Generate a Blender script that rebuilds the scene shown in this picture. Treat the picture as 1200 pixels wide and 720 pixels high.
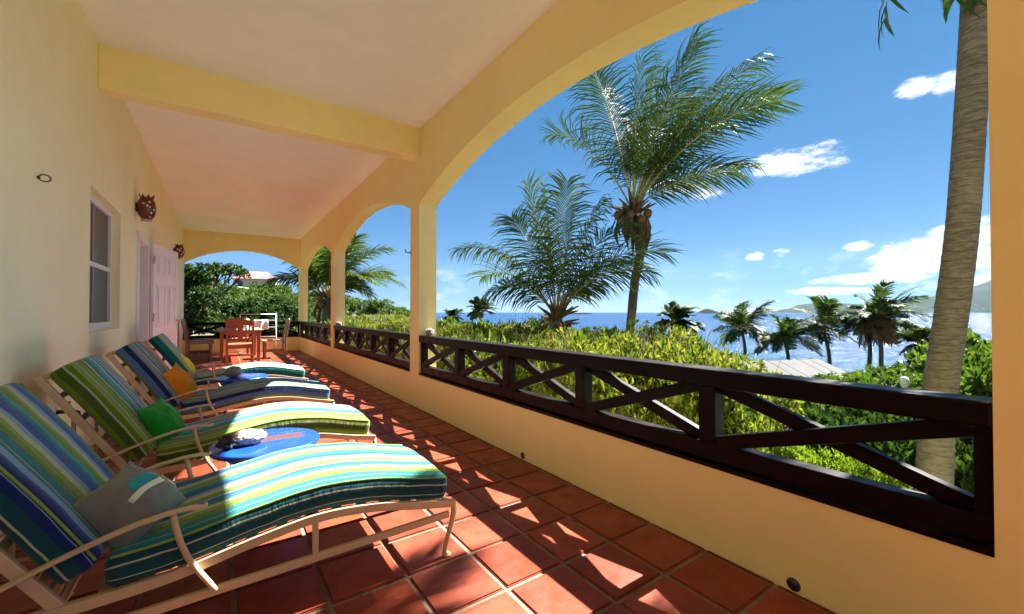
import bpy, bmesh, math, random
from mathutils import Vector, Matrix, noise
import numpy as np
for o in list(bpy.data.objects): bpy.data.objects.remove(o)
sc = bpy.context.scene
col = sc.collection
rad = math.radians

# ------------------------------------------------------------------ camera
FPX, EYE = 491.0, 1.15
YAW, PITCH = math.atan(340 / 491.0), 6 / 491.0
cam_d = bpy.data.cameras.new('camera'); cam = bpy.data.objects.new('camera', cam_d); col.objects.link(cam)
cam.location = (0, 0, EYE); cam.rotation_euler = (math.pi / 2 + PITCH, 0, -YAW)
cam_d.sensor_width = 36; cam_d.lens = 36 * FPX / 1200; cam_d.clip_start = 0.02; cam_d.clip_end = 60000
sc.camera = cam
# a pixel of the photograph gives a direction; distance comes from a plane or a depth
CF = Vector((math.sin(YAW) * math.cos(PITCH), math.cos(YAW) * math.cos(PITCH), math.sin(PITCH)))
CR = Vector((math.cos(YAW), -math.sin(YAW), 0)); CU = CR.cross(CF); CO = Vector((0, 0, EYE))
def ray(u, v): return CF + CR * ((u - 600) / FPX) + CU * ((360 - v) / FPX)
def dep(u, v, d): return CO + ray(u, v) * d
def on_x(u, v, X): d = ray(u, v); return CO + d * (X / d.x)
def on_y(u, v, Y): d = ray(u, v); return CO + d * (Y / d.y)
def on_z(u, v, Z): d = ray(u, v); return CO + d * ((Z - EYE) / d.z)

# ------------------------------------------------------------------ light
SUN_EL, SUN_AZ = rad(48.6), rad(89)          # azimuth measured clockwise from +Y
SUN_DIR = Vector((math.sin(SUN_AZ) * math.cos(SUN_EL), math.cos(SUN_AZ) * math.cos(SUN_EL), math.sin(SUN_EL)))
sun_d = bpy.data.lights.new('sun', 'SUN'); sun = bpy.data.objects.new('sun', sun_d); col.objects.link(sun)
sun_d.energy = 5.0; sun_d.angle = rad(0.53); sun_d.color = (1.0, 0.965, 0.90)
sun.rotation_euler = SUN_DIR.to_track_quat('Z', 'Y').to_euler()
world = bpy.data.worlds.new('World'); sc.world = world; world.use_nodes = True
SKY_STRENGTH = 0.05
EXPOSURE = 2.88
sc.view_settings.view_transform = 'Standard'; sc.view_settings.look = 'None'
sc.view_settings.exposure = EXPOSURE; sc.view_settings.gamma = 1.0; sc.view_settings.use_curve_mapping = False
sc.render.engine = 'CYCLES'
sc.cycles.max_bounces = 12; sc.cycles.diffuse_bounces = 9; sc.cycles.transparent_max_bounces = 12

class NT:
    """tiny node-tree helper"""
    def __init__(s, tree): s.t = tree; s.n = tree.nodes; s.l = tree.links
    def new(s, typ, **kw):
        nd = s.n.new(typ)
        for k, v in kw.items():
            if k.startswith('_'): setattr(nd, k[1:], v)
            else:
                key = int(k[1:]) if k[0] == 'i' and k[1:].isdigit() else k.replace('__', ' ')
                if hasattr(v, 'is_linked'): s.l.new(v, nd.inputs[key])
                else: nd.inputs[key].default_value = v
        return nd
    def math(s, op, a, b=0.0, c=0.0, clamp=False):
        nd = s.new('ShaderNodeMath', _operation=op, _use_clamp=clamp, i0=a, i1=b, i2=c); return nd.outputs[0]
    def vmath(s, op, a, b=(0, 0, 0)):
        nd = s.new('ShaderNodeVectorMath', _operation=op, i0=a, i1=b)
        return nd.outputs['Value'] if op in ('DOT_PRODUCT', 'LENGTH', 'DISTANCE') else nd.outputs[0]
    def mix(s, f, a, b, blend='MIX'):
        nd = s.new('ShaderNodeMix', _data_type='RGBA', _blend_type=blend)
        for i, v in ((0, f), (6, a), (7, b)):
            if hasattr(v, 'is_linked'): s.l.new(v, nd.inputs[i])
            else: nd.inputs[i].default_value = v if i == 0 else (tuple(v) + (1,))[:4]
        return nd.outputs[2]
    def ramp(s, f, stops, interp='LINEAR'):
        nd = s.new('ShaderNodeValToRGB', Fac=f); cr = nd.color_ramp; cr.interpolation = interp
        while len(cr.elements) > 1: cr.elements.remove(cr.elements[-1])
        cr.elements[0].position = stops[0][0]; cr.elements[0].color = (tuple(stops[0][1]) + (1,))[:4]
        for p, c in stops[1:]:
            e = cr.elements.new(p); e.color = (tuple(c) + (1,))[:4]
        return nd.outputs[0]
    def noise(s, vec, scale, detail=4, rough=.55, dim='3D', dist=0.0):
        return s.new('ShaderNodeTexNoise', _noise_dimensions=dim, Vector=vec, Scale=scale, Detail=detail, Roughness=rough, Distortion=dist).outputs[0]
    def smooth(s, v, a, b):
        return s.new('ShaderNodeMapRange', _interpolation_type='SMOOTHSTEP', i0=v, i1=a, i2=b).outputs[0]

# world: Nishita sky with procedural cumulus (pattern goes all the way round)
w = NT(world.node_tree); w.n.clear()
sky = w.new('ShaderNodeTexSky', _sky_type='NISHITA', _sun_disc=False, _sun_elevation=SUN_EL, _sun_rotation=SUN_AZ,
            _altitude=3000, _air_density=0.5, _dust_density=0.0, _ozone_density=6.0)
gm = w.new('ShaderNodeGamma', Color=sky.outputs[0], Gamma=.36)
hs = w.new('ShaderNodeHueSaturation', Hue=.5, Saturation=2.15, Value=1.15, Color=gm.outputs[0])
tc = w.new('ShaderNodeTexCoord'); dirv = tc.outputs['Generated']
sep = w.new('ShaderNodeSeparateXYZ', i0=dirv)
el = sep.outputs[2]
# stretch the pattern flat near the horizon
squash = w.new('ShaderNodeVectorMath', _operation='MULTIPLY', i0=dirv, i1=(1, 1, 2.6)).outputs[0]
n1 = w.noise(squash, 11.0, 10, .66)
n2 = w.noise(squash, 2.6, 3, .5)
def blob(u, v, su, sv):
    """soft ellipse of sky in which cumulus may form, centred on the direction of a seen cloud"""
    d = ray(u, v).normalized()
    r = Vector((d.y, -d.x, 0)).normalized(); up = r.cross(d)
    a = w.math('DIVIDE', w.vmath('DOT_PRODUCT', dirv, tuple(r)), su); b = w.math('DIVIDE', w.vmath('DOT_PRODUCT', dirv, tuple(up)), sv)
    front = w.math('GREATER_THAN', w.vmath('DOT_PRODUCT', dirv, tuple(d)), 0.3)
    q = w.math('ADD', w.math('MULTIPLY', a, a), w.math('MULTIPLY', b, b))
    return w.math('MULTIPLY', w.math('SUBTRACT', 1.0, q, clamp=True), front)
clouds = [(935,188,.105,.036),(815,222,.09,.03),(1075,104,.034,.022),(1125,98,.05,.03),(886,301,.025,.012),(917,296,.026,.012),
          (1110,300,.115,.05),(1160,270,.09,.05),(1040,326,.13,.014),(960,342,.10,.010),(1005,288,.03,.012),(1140,330,.1,.03),
          (1330,240,.14,.05),(60,260,.14,.045),(-300,180,.16,.06)]
tot = None
for c in clouds:
    b = blob(*c); tot = b if tot is None else w.math('MAXIMUM', tot, b)
base = w.math('ADD', w.math('MULTIPLY', tot, .62), w.math('MULTIPLY', w.math('MULTIPLY', w.math('SUBTRACT', n1, .5), 2.3), w.smooth(tot, .0, .2)))
mask1 = w.smooth(base, .22, .62)
# thin scattered cumulus band low over the sea, all round
band = w.math('MULTIPLY', w.smooth(el, .0, .03), w.math('SUBTRACT', 1.0, w.smooth(el, .06, .17)))
scat = w.math('MULTIPLY', band, w.smooth(w.math('ADD', n1, w.math('MULTIPLY', w.math('SUBTRACT', n2, .5), .8)), .56, .74))
mask = w.math('MAXIMUM', mask1, w.math('MULTIPLY', scat, .4))
mask = w.math('MULTIPLY', mask, .92)
shade = w.smooth(w.noise(w.new('ShaderNodeVectorMath', _operation='ADD', i0=squash, i1=(0, 0, .05)).outputs[0], 9.0, 6, .6), .35, .7)
ccol = w.mix(shade, (3.3, 3.4, 3.5), (2.3, 2.55, 2.85))
skyc = w.mix(mask, hs.outputs[0], ccol)
bg = w.new('ShaderNodeBackground', Color=skyc, Strength=SKY_STRENGTH)
wo = w.new('ShaderNodeOutputWorld'); w.l.new(bg.outputs[0], wo.inputs[0])

# ------------------------------------------------------------------ materials
MATS = {}
def srgb(r, g, b):
    f = lambda c: (c / 255 / 12.92) if c / 255 <= .04045 else ((c / 255 + .055) / 1.055) ** 2.4
    return (f(r), f(g), f(b))
def mat(name, build):
    if name in MATS: return MATS[name]
    m = bpy.data.materials.new(name); m.use_nodes = True
    t = NT(m.node_tree); bs = t.n['Principled BSDF']
    build(t, bs); MATS[name] = m; return m
def setc(t, bs, sock, v):
    if hasattr(v, 'is_linked'): t.l.new(v, bs.inputs[sock])
    else: bs.inputs[sock].default_value = (tuple(v) + (1,))[:4] if hasattr(v, '__len__') else v
def bump(t, bs, h, strength=.3, dist=.01):
    b = t.new('ShaderNodeBump', Strength=strength, Distance=dist, Height=h); t.l.new(b.outputs[0], bs.inputs['Normal'])
def objv(t): return t.new('ShaderNodeTexCoord').outputs['Object']
def posv(t): return t.new('ShaderNodeNewGeometry').outputs['Position']

def simple(name, c, rough=.5, var=.12, scale=8, bstr=0., bscale=60, metal=0., spec=.5, coat=0.):
    def b(t, bs):
        v = objv(t); n = t.noise(v, scale, 5)
        k = t.new('ShaderNodeMapRange', i0=n, i1=.3, i2=.7, i3=1 - var, i4=1 + var).outputs[0]
        cc = t.new('ShaderNodeVectorMath', _operation='SCALE', i0=tuple(c), Scale=k).outputs[0]
        setc(t, bs, 'Base Color', cc); bs.inputs['Roughness'].default_value = rough; bs.inputs['Metallic'].default_value = metal
        bs.inputs['Specular IOR Level'].default_value = spec; bs.inputs['Coat Weight'].default_value = coat
        if bstr: bump(t, bs, t.noise(v, bscale, 3), bstr, .004)
    return mat(name, b)

def stucco(name, c, bs_=.35):
    def b(t, bs):
        v = posv(t)
        n = t.noise(v, 1.1, 5, .6); n2 = t.noise(v, 7, 4)
        k = t.math('ADD', t.math('MULTIPLY', n, .20), t.math('ADD', t.math('MULTIPLY', n2, .08), .86))
        cc = t.new('ShaderNodeVectorMath', _operation='SCALE', i0=tuple(c), Scale=k).outputs[0]
        setc(t, bs, 'Base Color', cc); bs.inputs['Roughness'].default_value = .62; bs.inputs['Specular IOR Level'].default_value = .3
        h = t.math('ADD', t.math('MULTIPLY', t.noise(v, 150, 3, .6), .6), t.math('ADD', t.math('MULTIPLY', t.noise(v, 22, 5, .6), 1.1), t.math('MULTIPLY', t.noise(v, 3, 3), 2.2)))
        bump(t, bs, h, bs_, .006)
    return mat(name, b)
YELLOW = stucco('yellow_plaster', (0.87, 0.76, 0.36))
YELLOW_SKYLIT = stucco('yellow_plaster_skylit', (0.88, 0.85, 0.56), .3)  # same yellow paint, paled by sky light mixed into the base colour
CEIL = stucco('white_ceiling_plaster', (0.86, 0.89, 0.80), .22)

def m_tile(t, bs):
    oi = t.new('ShaderNodeObjectInfo').outputs['Random']; ge = t.new('ShaderNodeNewGeometry')
    r = t.math('FRACT', t.math('ADD', oi, t.math('MULTIPLY', ge.outputs['Random Per Island'], 3.7)))
    base = t.ramp(r, [(0, (.175, .028, .013)), (.35, (.23, .040, .017)), (.7, (.265, .050, .021)), (1, (.225, .052, .028))])
    v = ge.outputs['Position']
    n = t.noise(v, 6, 6, .65); n2 = t.noise(v, 34, 4, .6)
    c = t.mix(t.smooth(n, .42, .72), base, (.16, .028, .014))
    c = t.mix(t.math('MULTIPLY', t.smooth(n2, .55, .75), .35), c, (.30, .09, .05))
    c = t.mix(t.math('MULTIPLY', t.smooth(t.noise(v, 1.7, 6, .7), .5, .7), .22), c, (.13, .036, .022))
    c = t.mix(t.math('MULTIPLY', t.smooth(t.noise(v, 70, 2), .66, .74), .5), c, (.10, .03, .02))
    setc(t, bs, 'Base Color', c)
    setc(t, bs, 'Roughness', t.new('ShaderNodeMapRange', i0=t.noise(v, 9, 5), i1=.3, i2=.7, i3=.3, i4=.55).outputs[0])
    bs.inputs['Specular IOR Level'].default_value = .35
    bump(t, bs, t.math('ADD', t.noise(v, 5, 3), t.math('MULTIPLY', t.noise(v, 80, 3), .12)), .35, .012)
TILE = mat('terracotta_tile', m_tile)
GROUT = simple('tile_grout', (.19, .135, .095), .9, .45, 5, .5, 90)

def m_wood(name, c1, c2, rough, coat, sc_=1.0, spec=.35):
    def b(t, bs):
        bs.inputs['Specular IOR Level'].default_value = spec
        v = objv(t)
        g = t.noise(t.new('ShaderNodeVectorMath', _operation='MULTIPLY', i0=v, i1=(30 * sc_, 3 * sc_, 30 * sc_)).outputs[0], 1.5, 5, .6)
        setc(t, bs, 'Base Color', t.mix(t.smooth(g, .3, .7), c1, c2))
        setc(t, bs, 'Roughness', t.new('ShaderNodeMapRange', i0=t.noise(v, 12, 4), i1=.3, i2=.7, i3=rough * .75, i4=rough * 1.3).outputs[0])
        bs.inputs['Coat Weight'].default_value = coat; bs.inputs['Coat Roughness'].default_value = .2
        bump(t, bs, g, .12, .003)
    return mat(name, b)
DARKWOOD = m_wood('dark_varnished_wood', (.003, .001, .0008), (.009, .0024, .0016), .45, .0, 1., .13)
REDWOOD = m_wood('red_brown_wood', (.23, .075, .035), (.34, .13, .07), .5, .0)
PALEWOOD = m_wood('grey_weathered_wood', (.20, .145, .105), (.29, .22, .165), .55, .0)
METAL = simple('beige_painted_metal', srgb(188, 166, 130), .42, .08, 14, .1, 120)
WHITE = simple('white_paint', (.78, .77, .78), .4, .04, 6)
WHITE2 = simple('white_enamel', (.8, .8, .78), .3, .04, 6)
DOORGREY = simple('grey_door_paint', (.42, .40, .42), .5, .08, 6)
BRASS = simple('door_hardware', (.55, .52, .48), .3, .1, 20, metal=.9)
BLACKIRON = simple('dark_iron', (.03, .028, .025), .5, .2, 20)
def m_pane(t, bs):
    bs.inputs['Base Color'].default_value = (.020, .024, .028, 1); bs.inputs['Roughness'].default_value = .28
    v = posv(t); bump(t, bs, t.noise(v, 400, 1), .15, .001)
PANE = mat('dark_insect_screen', m_pane)
RED = simple('oxblood_ceramic', (.11, .008, .008), .18, .2, 30, coat=.4)
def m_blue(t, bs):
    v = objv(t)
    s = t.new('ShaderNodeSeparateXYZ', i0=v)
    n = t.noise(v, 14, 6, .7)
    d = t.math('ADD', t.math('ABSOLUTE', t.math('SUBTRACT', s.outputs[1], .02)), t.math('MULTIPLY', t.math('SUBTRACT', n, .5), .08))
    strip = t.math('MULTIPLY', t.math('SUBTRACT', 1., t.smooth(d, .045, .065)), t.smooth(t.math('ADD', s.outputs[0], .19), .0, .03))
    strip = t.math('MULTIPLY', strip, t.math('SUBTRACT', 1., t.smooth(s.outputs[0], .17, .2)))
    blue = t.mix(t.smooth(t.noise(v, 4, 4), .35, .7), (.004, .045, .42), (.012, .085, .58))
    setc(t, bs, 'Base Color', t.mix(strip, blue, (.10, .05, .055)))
    bs.inputs['Roughness'].default_value = .25; bs.inputs['Coat Weight'].default_value = .3
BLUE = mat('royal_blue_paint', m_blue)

C_ = dict(teal=(16,150,156), cyan=(50,194,196), royal=(10,98,196), lav=(150,198,236), cream=(220,234,190), lime=(160,196,84), olive=(128,166,38), navy=(16,56,136), dteal=(14,92,104), white=(226,238,238), sky=(110,180,226), lilac=(104,150,212), dgreen=(84,122,30))
def stripes(txt):
    it = [k.split(':') for k in txt.split()]; tot = sum(float(b) for _, b in it); out = []; a = 0.
    for n, b in it: out.append((a / tot, C_[n])); a += float(b)
    return out
STR = stripes('lime:3 teal:6 royal:7 lav:4 cream:4 lime:3 olive:5 cyan:3 teal:4 royal:7 lav:4 cream:4 lime:4 olive:4 teal:6 white:.6 teal:2 lav:4 royal:2 navy:5 lav:.5 navy:3 dteal:5 cream:.6 dteal:5 cream:.5 dteal:5')
STR_S = stripes('olive:3 teal:5 royal:7 sky:3 cream:4 lime:4 olive:4 cyan:4 teal:4 royal:6 lav:4 cream:4 lime:3 olive:4 lav:2 royal:3 teal:5 cream:3 lime:4 olive:5 teal:6 cream:.6 teal:5 dteal:4 cream:.5 dteal:6 cream:.5 dteal:4 navy:8')
STR_B = stripes('royal:4 white:4 sky:4 royal:4 cream:4 teal:4 white:3 royal:4 sky:3 white:2 cyan:6 teal:7 cream:2 dgreen:3 olive:9 cream:1 olive:3 lime:3 olive:2 cream:1 dgreen:4 olive:4 dteal:6')
STR_C = stripes('teal:4 sky:3 royal:5 teal:4 white:2 dteal:5 cream:2 lime:3 royal:5 sky:4 white:2 teal:5 dteal:3 lime:3 cream:3 olive:3 lilac:5 white:1 lilac:4 navy:5 lilac:5 olive:3 lilac:5')
STR_D = stripes('cream:4 teal:3 white:4 cyan:5 cream:3 lime:3 white:3 teal:4 sky:4 white:4 cyan:5 cream:4 lime:4 white:2 teal:5 dteal:3 cyan:5')
def fabric(name, stops, period, off, gain=1.0):
    def b(t, bs):
        uv = t.new('ShaderNodeUVMap').outputs[0]; s = t.new('ShaderNodeSeparateXYZ', i0=uv)
        f = t.math('FRACT', t.math('ADD', t.math('DIVIDE', s.outputs[1], period), off))
        c = t.ramp(f, [(p, srgb(*k)) for p, k in stops], 'CONSTANT')
        v = objv(t)
        wv = t.noise(t.new('ShaderNodeVectorMath', _operation='MULTIPLY', i0=uv, i1=(900, 900, 0)).outputs[0], 1, 2)
        soft = t.noise(v, 3.5, 4)
        k = t.math('MULTIPLY', t.math('ADD', .82, t.math('MULTIPLY', wv, .36)), t.math('ADD', .85, t.math('MULTIPLY', soft, .3)))
        c = t.new('ShaderNodeVectorMath', _operation='SCALE', i0=c, Scale=t.math('MULTIPLY', k, .49)).outputs[0]
        setc(t, bs, 'Base Color', c); bs.inputs['Roughness'].default_value = .85; bs.inputs['Specular IOR Level'].default_value = .2
        bs.inputs['Sheen Weight'].default_value = .15
        # puckers of the seam, across the length
        wr = t.noise(t.new('ShaderNodeVectorMath', _operation='MULTIPLY', i0=uv, i1=(16, 4, 0)).outputs[0], 1.4, 4, .6)
        bump(t, bs, t.math('ADD', t.math('MULTIPLY', wr, 1.0), t.math('MULTIPLY', wv, .03)), .55, .022)
    return mat(name, b)
FAB = [fabric('striped_canvas_blue_green', STR, .76, .0), fabric('striped_canvas_green', STR_B, .76, .0),
       fabric('striped_canvas_lilac', STR_C, .76, .0), fabric('striped_canvas_pale', STR_D, .76, .0), fabric('striped_canvas_seat', STR_S, .76, .0)]
def cloth(name, c, var=.2):
    def b(t, bs):
        v = objv(t); n = t.noise(v, 9, 5)
        k = t.math('ADD', 1 - var, t.math('MULTIPLY', n, 2 * var))
        setc(t, bs, 'Base Color', t.new('ShaderNodeVectorMath', _operation='SCALE', i0=tuple(c), Scale=k).outputs[0])
        bs.inputs['Roughness'].default_value = .9; bs.inputs['Specular IOR Level'].default_value = .15; bs.inputs['Sheen Weight'].default_value = .2
        bump(t, bs, t.math('ADD', t.noise(v, 11, 4, .6), t.math('MULTIPLY', t.noise(v, 300, 2), .06)), .5, .02)
    return mat(name, b)
GREYCL = cloth('grey_denim', srgb(112, 118, 112)); GREENCL = cloth('green_cotton', srgb(18, 130, 30)); ORANGECL = cloth('ochre_cotton', srgb(205, 130, 12)); YELLOWCL = cloth('yellow_cotton', srgb(235, 205, 10), .12)
OLIVECL = cloth('lime_piping', srgb(120, 150, 60)); TEALCL = cloth('teal_cotton', srgb(40, 150, 165)); PALECL = cloth('pale_cotton', srgb(205, 225, 210)); WHITECL = cloth('white_cotton', srgb(225, 228, 230))
CORAL = simple('bleached_coral', (.26, .24, .20), .9, .25, 60, .6, 70)
STONE = simple('grey_stone', (.22, .21, .19), .85, .3, 20, .6, 60)
DRIFT = simple('dark_driftwood', (.025, .022, .02), .8, .3, 30, .5, 40)
SHELL = simple('white_shell', (.36, .34, .32), .5, .15, 20, .3, 40)

def leafmat(name, stops, rough=.35, trans=.35, spec=.5):
    def b(t, bs):
        ge = t.new('ShaderNodeNewGeometry'); oi = t.new('ShaderNodeObjectInfo').outputs['Random']
        r = t.math('ADD', t.math('MULTIPLY', ge.outputs['Random Per Island'], .7), t.math('MULTIPLY', t.noise(ge.outputs['Position'], .9, 3), .3))
        r = t.math('ADD', r, t.math('MULTIPLY', t.math('SUBTRACT', oi, .5), .16), clamp=True)
        c = t.ramp(r, stops)
        setc(t, bs, 'Base Color', c); bs.inputs['Roughness'].default_value = rough; bs.inputs['Specular IOR Level'].default_value = spec
        tr = t.new('ShaderNodeBsdfTranslucent', Color=t.mix(.5, c, t.mix(1., c, (1.5, 1.35, .4), 'MULTIPLY')))
        mx = t.new('ShaderNodeMixShader', i0=trans); t.l.new(bs.outputs[0], mx.inputs[1]); t.l.new(tr.outputs[0], mx.inputs[2])
        t.l.new(mx.outputs[0], t.n['Material Output'].inputs[0])
    return mat(name, b)
L_HEDGE = leafmat('hedge_leaf', [(0, (.022, .045, .008)), (.25, (.055, .098, .012)), (.5, (.11, .15, .018)), (.75, (.17, .19, .028)), (.92, (.22, .20, .06)), (1, (.16, .11, .06))], .5, .42, .2)
L_HEDGE2 = leafmat('hedge_leaf_fresh', [(0, (.020, .048, .008)), (.3, (.05, .10, .012)), (.65, (.09, .15, .02)), (.9, (.14, .19, .03)), (1, (.20, .17, .06))], .45, .4, .2)
L_DARK = leafmat('dark_leaf', [(0, (0.009, 0.025, 0.006)), (.5, (0.022, 0.053, 0.011)), (.8, (0.043, 0.086, 0.015)), (1, (0.086, 0.123, 0.025))], .5, .3, .18)
L_MID = leafmat('mid_leaf', [(0, (0.019, 0.046, 0.008)), (.5, (0.046, 0.092, 0.013)), (.8, (0.086, 0.142, 0.019)), (1, (0.136, 0.172, 0.031))], .5, .35, .18)
L_LIME = leafmat('lime_leaf', [(0, (0.048, 0.102, 0.008)), (.5, (0.109, 0.191, 0.013)), (1, (0.191, 0.260, 0.027))], .5, .4, .18)
L_PALM = leafmat('palm_leaflet', [(0, (0.013, 0.030, 0.006)), (.5, (0.027, 0.056, 0.010)), (.85, (0.054, 0.086, 0.019)), (1, (0.119, 0.109, 0.037))], .5, .25, .10)
L_PALM2 = leafmat('young_palm_leaflet', [(0, (0.025, 0.057, 0.009)), (.5, (0.057, 0.099, 0.021)), (.85, (0.112, 0.148, 0.035)), (1, (0.212, 0.183, 0.070))], .5, .3, .10)
L_DRY = leafmat('dry_palm_leaflet', [(0, (0.074, 0.037, 0.012)), (.5, (0.155, 0.074, 0.025)), (1, (0.223, 0.124, 0.050))], .6, .2, .2)
RACHIS = simple('palm_rachis', (.24, .22, .06), .5, .3, 10)
HUSK = simple('palm_fibre', (.12, .062, .022), .9, .4, 12, .6, 40)
NUT = simple('coconut_husk', (.15, .075, .014), .5, .4, 9)
BARK = simple('shrub_bark', (.16, .12, .085), .9, .35, 12, .6, 40)
def m_trunk(t, bs):
    v = posv(t); s = t.new('ShaderNodeSeparateXYZ', i0=v)
    wob = t.noise(v, 2.6, 4)
    zz = t.math('ADD', t.math('MULTIPLY', s.outputs[2], 15.), t.math('MULTIPLY', wob, 2.2))
    ring = t.math('ABSOLUTE', t.math('SUBTRACT', t.math('FRACT', zz), .5))
    n = t.noise(t.new('ShaderNodeVectorMath', _operation='MULTIPLY', i0=v, i1=(1, 1, 4)).outputs[0], 14, 6, .65)
    c = t.mix(t.smooth(n, .3, .7), (.070, .060, .048), (.145, .130, .110))
    c = t.mix(t.math('MULTIPLY', t.smooth(ring, .42, .5), t.math('MULTIPLY', t.noise(v, 6, 3), .8)), c, (.045, .034, .024))
    c = t.mix(t.math('MULTIPLY', t.smooth(t.noise(v, 2.2, 4), .5, .7), .5), c, (.18, .17, .155))
    setc(t, bs, 'Base Color', c); bs.inputs['Roughness'].default_value = .9; bs.inputs['Specular IOR Level'].default_value = .2
    bump(t, bs, t.math('SUBTRACT', t.math('ADD', n, t.math('MULTIPLY', t.noise(v, 50, 3), .4)), t.math('MULTIPLY', t.smooth(ring, .36, .5), .5)), .7, .018)
TRUNK = mat('palm_trunk_bark', m_trunk)
def m_ground(t, bs):
    v = posv(t); n = t.noise(v, .5, 6); n2 = t.noise(v, 9, 5)
    c = t.mix(t.smooth(n, .4, .6), (.04, .065, .018), (.11, .095, .055)); c = t.mix(t.math('MULTIPLY', n2, .5), c, (.10, .085, .04))
    setc(t, bs, 'Base Color', c); bs.inputs['Roughness'].default_value = .95; bump(t, bs, n2, .6, .1)
GROUND = mat('scrub_soil', m_ground)
def m_sea(t, bs):
    v = posv(t)
    d = t.vmath('LENGTH', v)
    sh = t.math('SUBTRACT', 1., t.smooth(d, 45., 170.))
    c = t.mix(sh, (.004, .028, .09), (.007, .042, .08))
    n = t.noise(v, .012, 4); c = t.mix(t.smooth(n, .45, .7), c, (.003, .019, .064))
    # breaking water near the shore
    st = t.new('ShaderNodeVectorMath', _operation='MULTIPLY', i0=v, i1=(1, .35, 1)).outputs[0]
    fo = t.math('MULTIPLY', t.smooth(t.noise(st, .16, 7, .65), .66, .71), t.math('SUBTRACT', 1., t.smooth(d, 70., 105.)))
    setc(t, bs, 'Base Color', t.mix(fo, c, (.3, .32, .33)))
    setc(t, bs, 'Roughness', t.math('ADD', .16, t.math('MULTIPLY', fo, .6)))
    bs.inputs['IOR'].default_value = 1.33; bs.inputs['Specular IOR Level'].default_value = .075
    wv = t.math('ADD', t.noise(v, .5, 5, .6), t.math('ADD', t.math('MULTIPLY', t.noise(v, .11, 4), 3.0), t.math('MULTIPLY', t.noise(v, 2.2, 3), .22)))
    bump(t, bs, wv, .9, 1.1)
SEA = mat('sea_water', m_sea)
ROCK = simple('sea_rock', (.020, .018, .013), .95, .4, .02, .5, .05, spec=.0)
def m_hill(t, bs):
    v = posv(t); n = t.noise(v, .004, 6); c = t.mix(t.smooth(n, .4, .65), (.010, .020, .010), (.026, .028, .016))
    vo = t.new('ShaderNodeTexVoronoi', Vector=v, Scale=.012); z = t.new('ShaderNodeSeparateXYZ', i0=v).outputs[2]
    dot = t.math('MULTIPLY', t.math('LESS_THAN', vo.outputs['Distance'], .16), t.math('LESS_THAN', z, 130.))
    dot = t.math('MULTIPLY', dot, t.smooth(t.noise(v, .0012, 2), .5, .6))
    setc(t, bs, 'Base Color', t.mix(dot, c, (.2, .19, .18))); bs.inputs['Roughness'].default_value = 1.; bs.inputs['Specular IOR Level'].default_value = .0
HILL = mat('hill_scrub', m_hill)
GREYROOF = simple('grey_shingle_roof', (.034, .034, .033), .9, .2, 1.2, .5, 6)
PINKROOF = simple('pink_metal_roof', (.30, .12, .12), .6, .1, 1)
HOUSEWHITE = simple('white_house_wall', (.38, .36, .33), .8, .1, .6)

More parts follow.
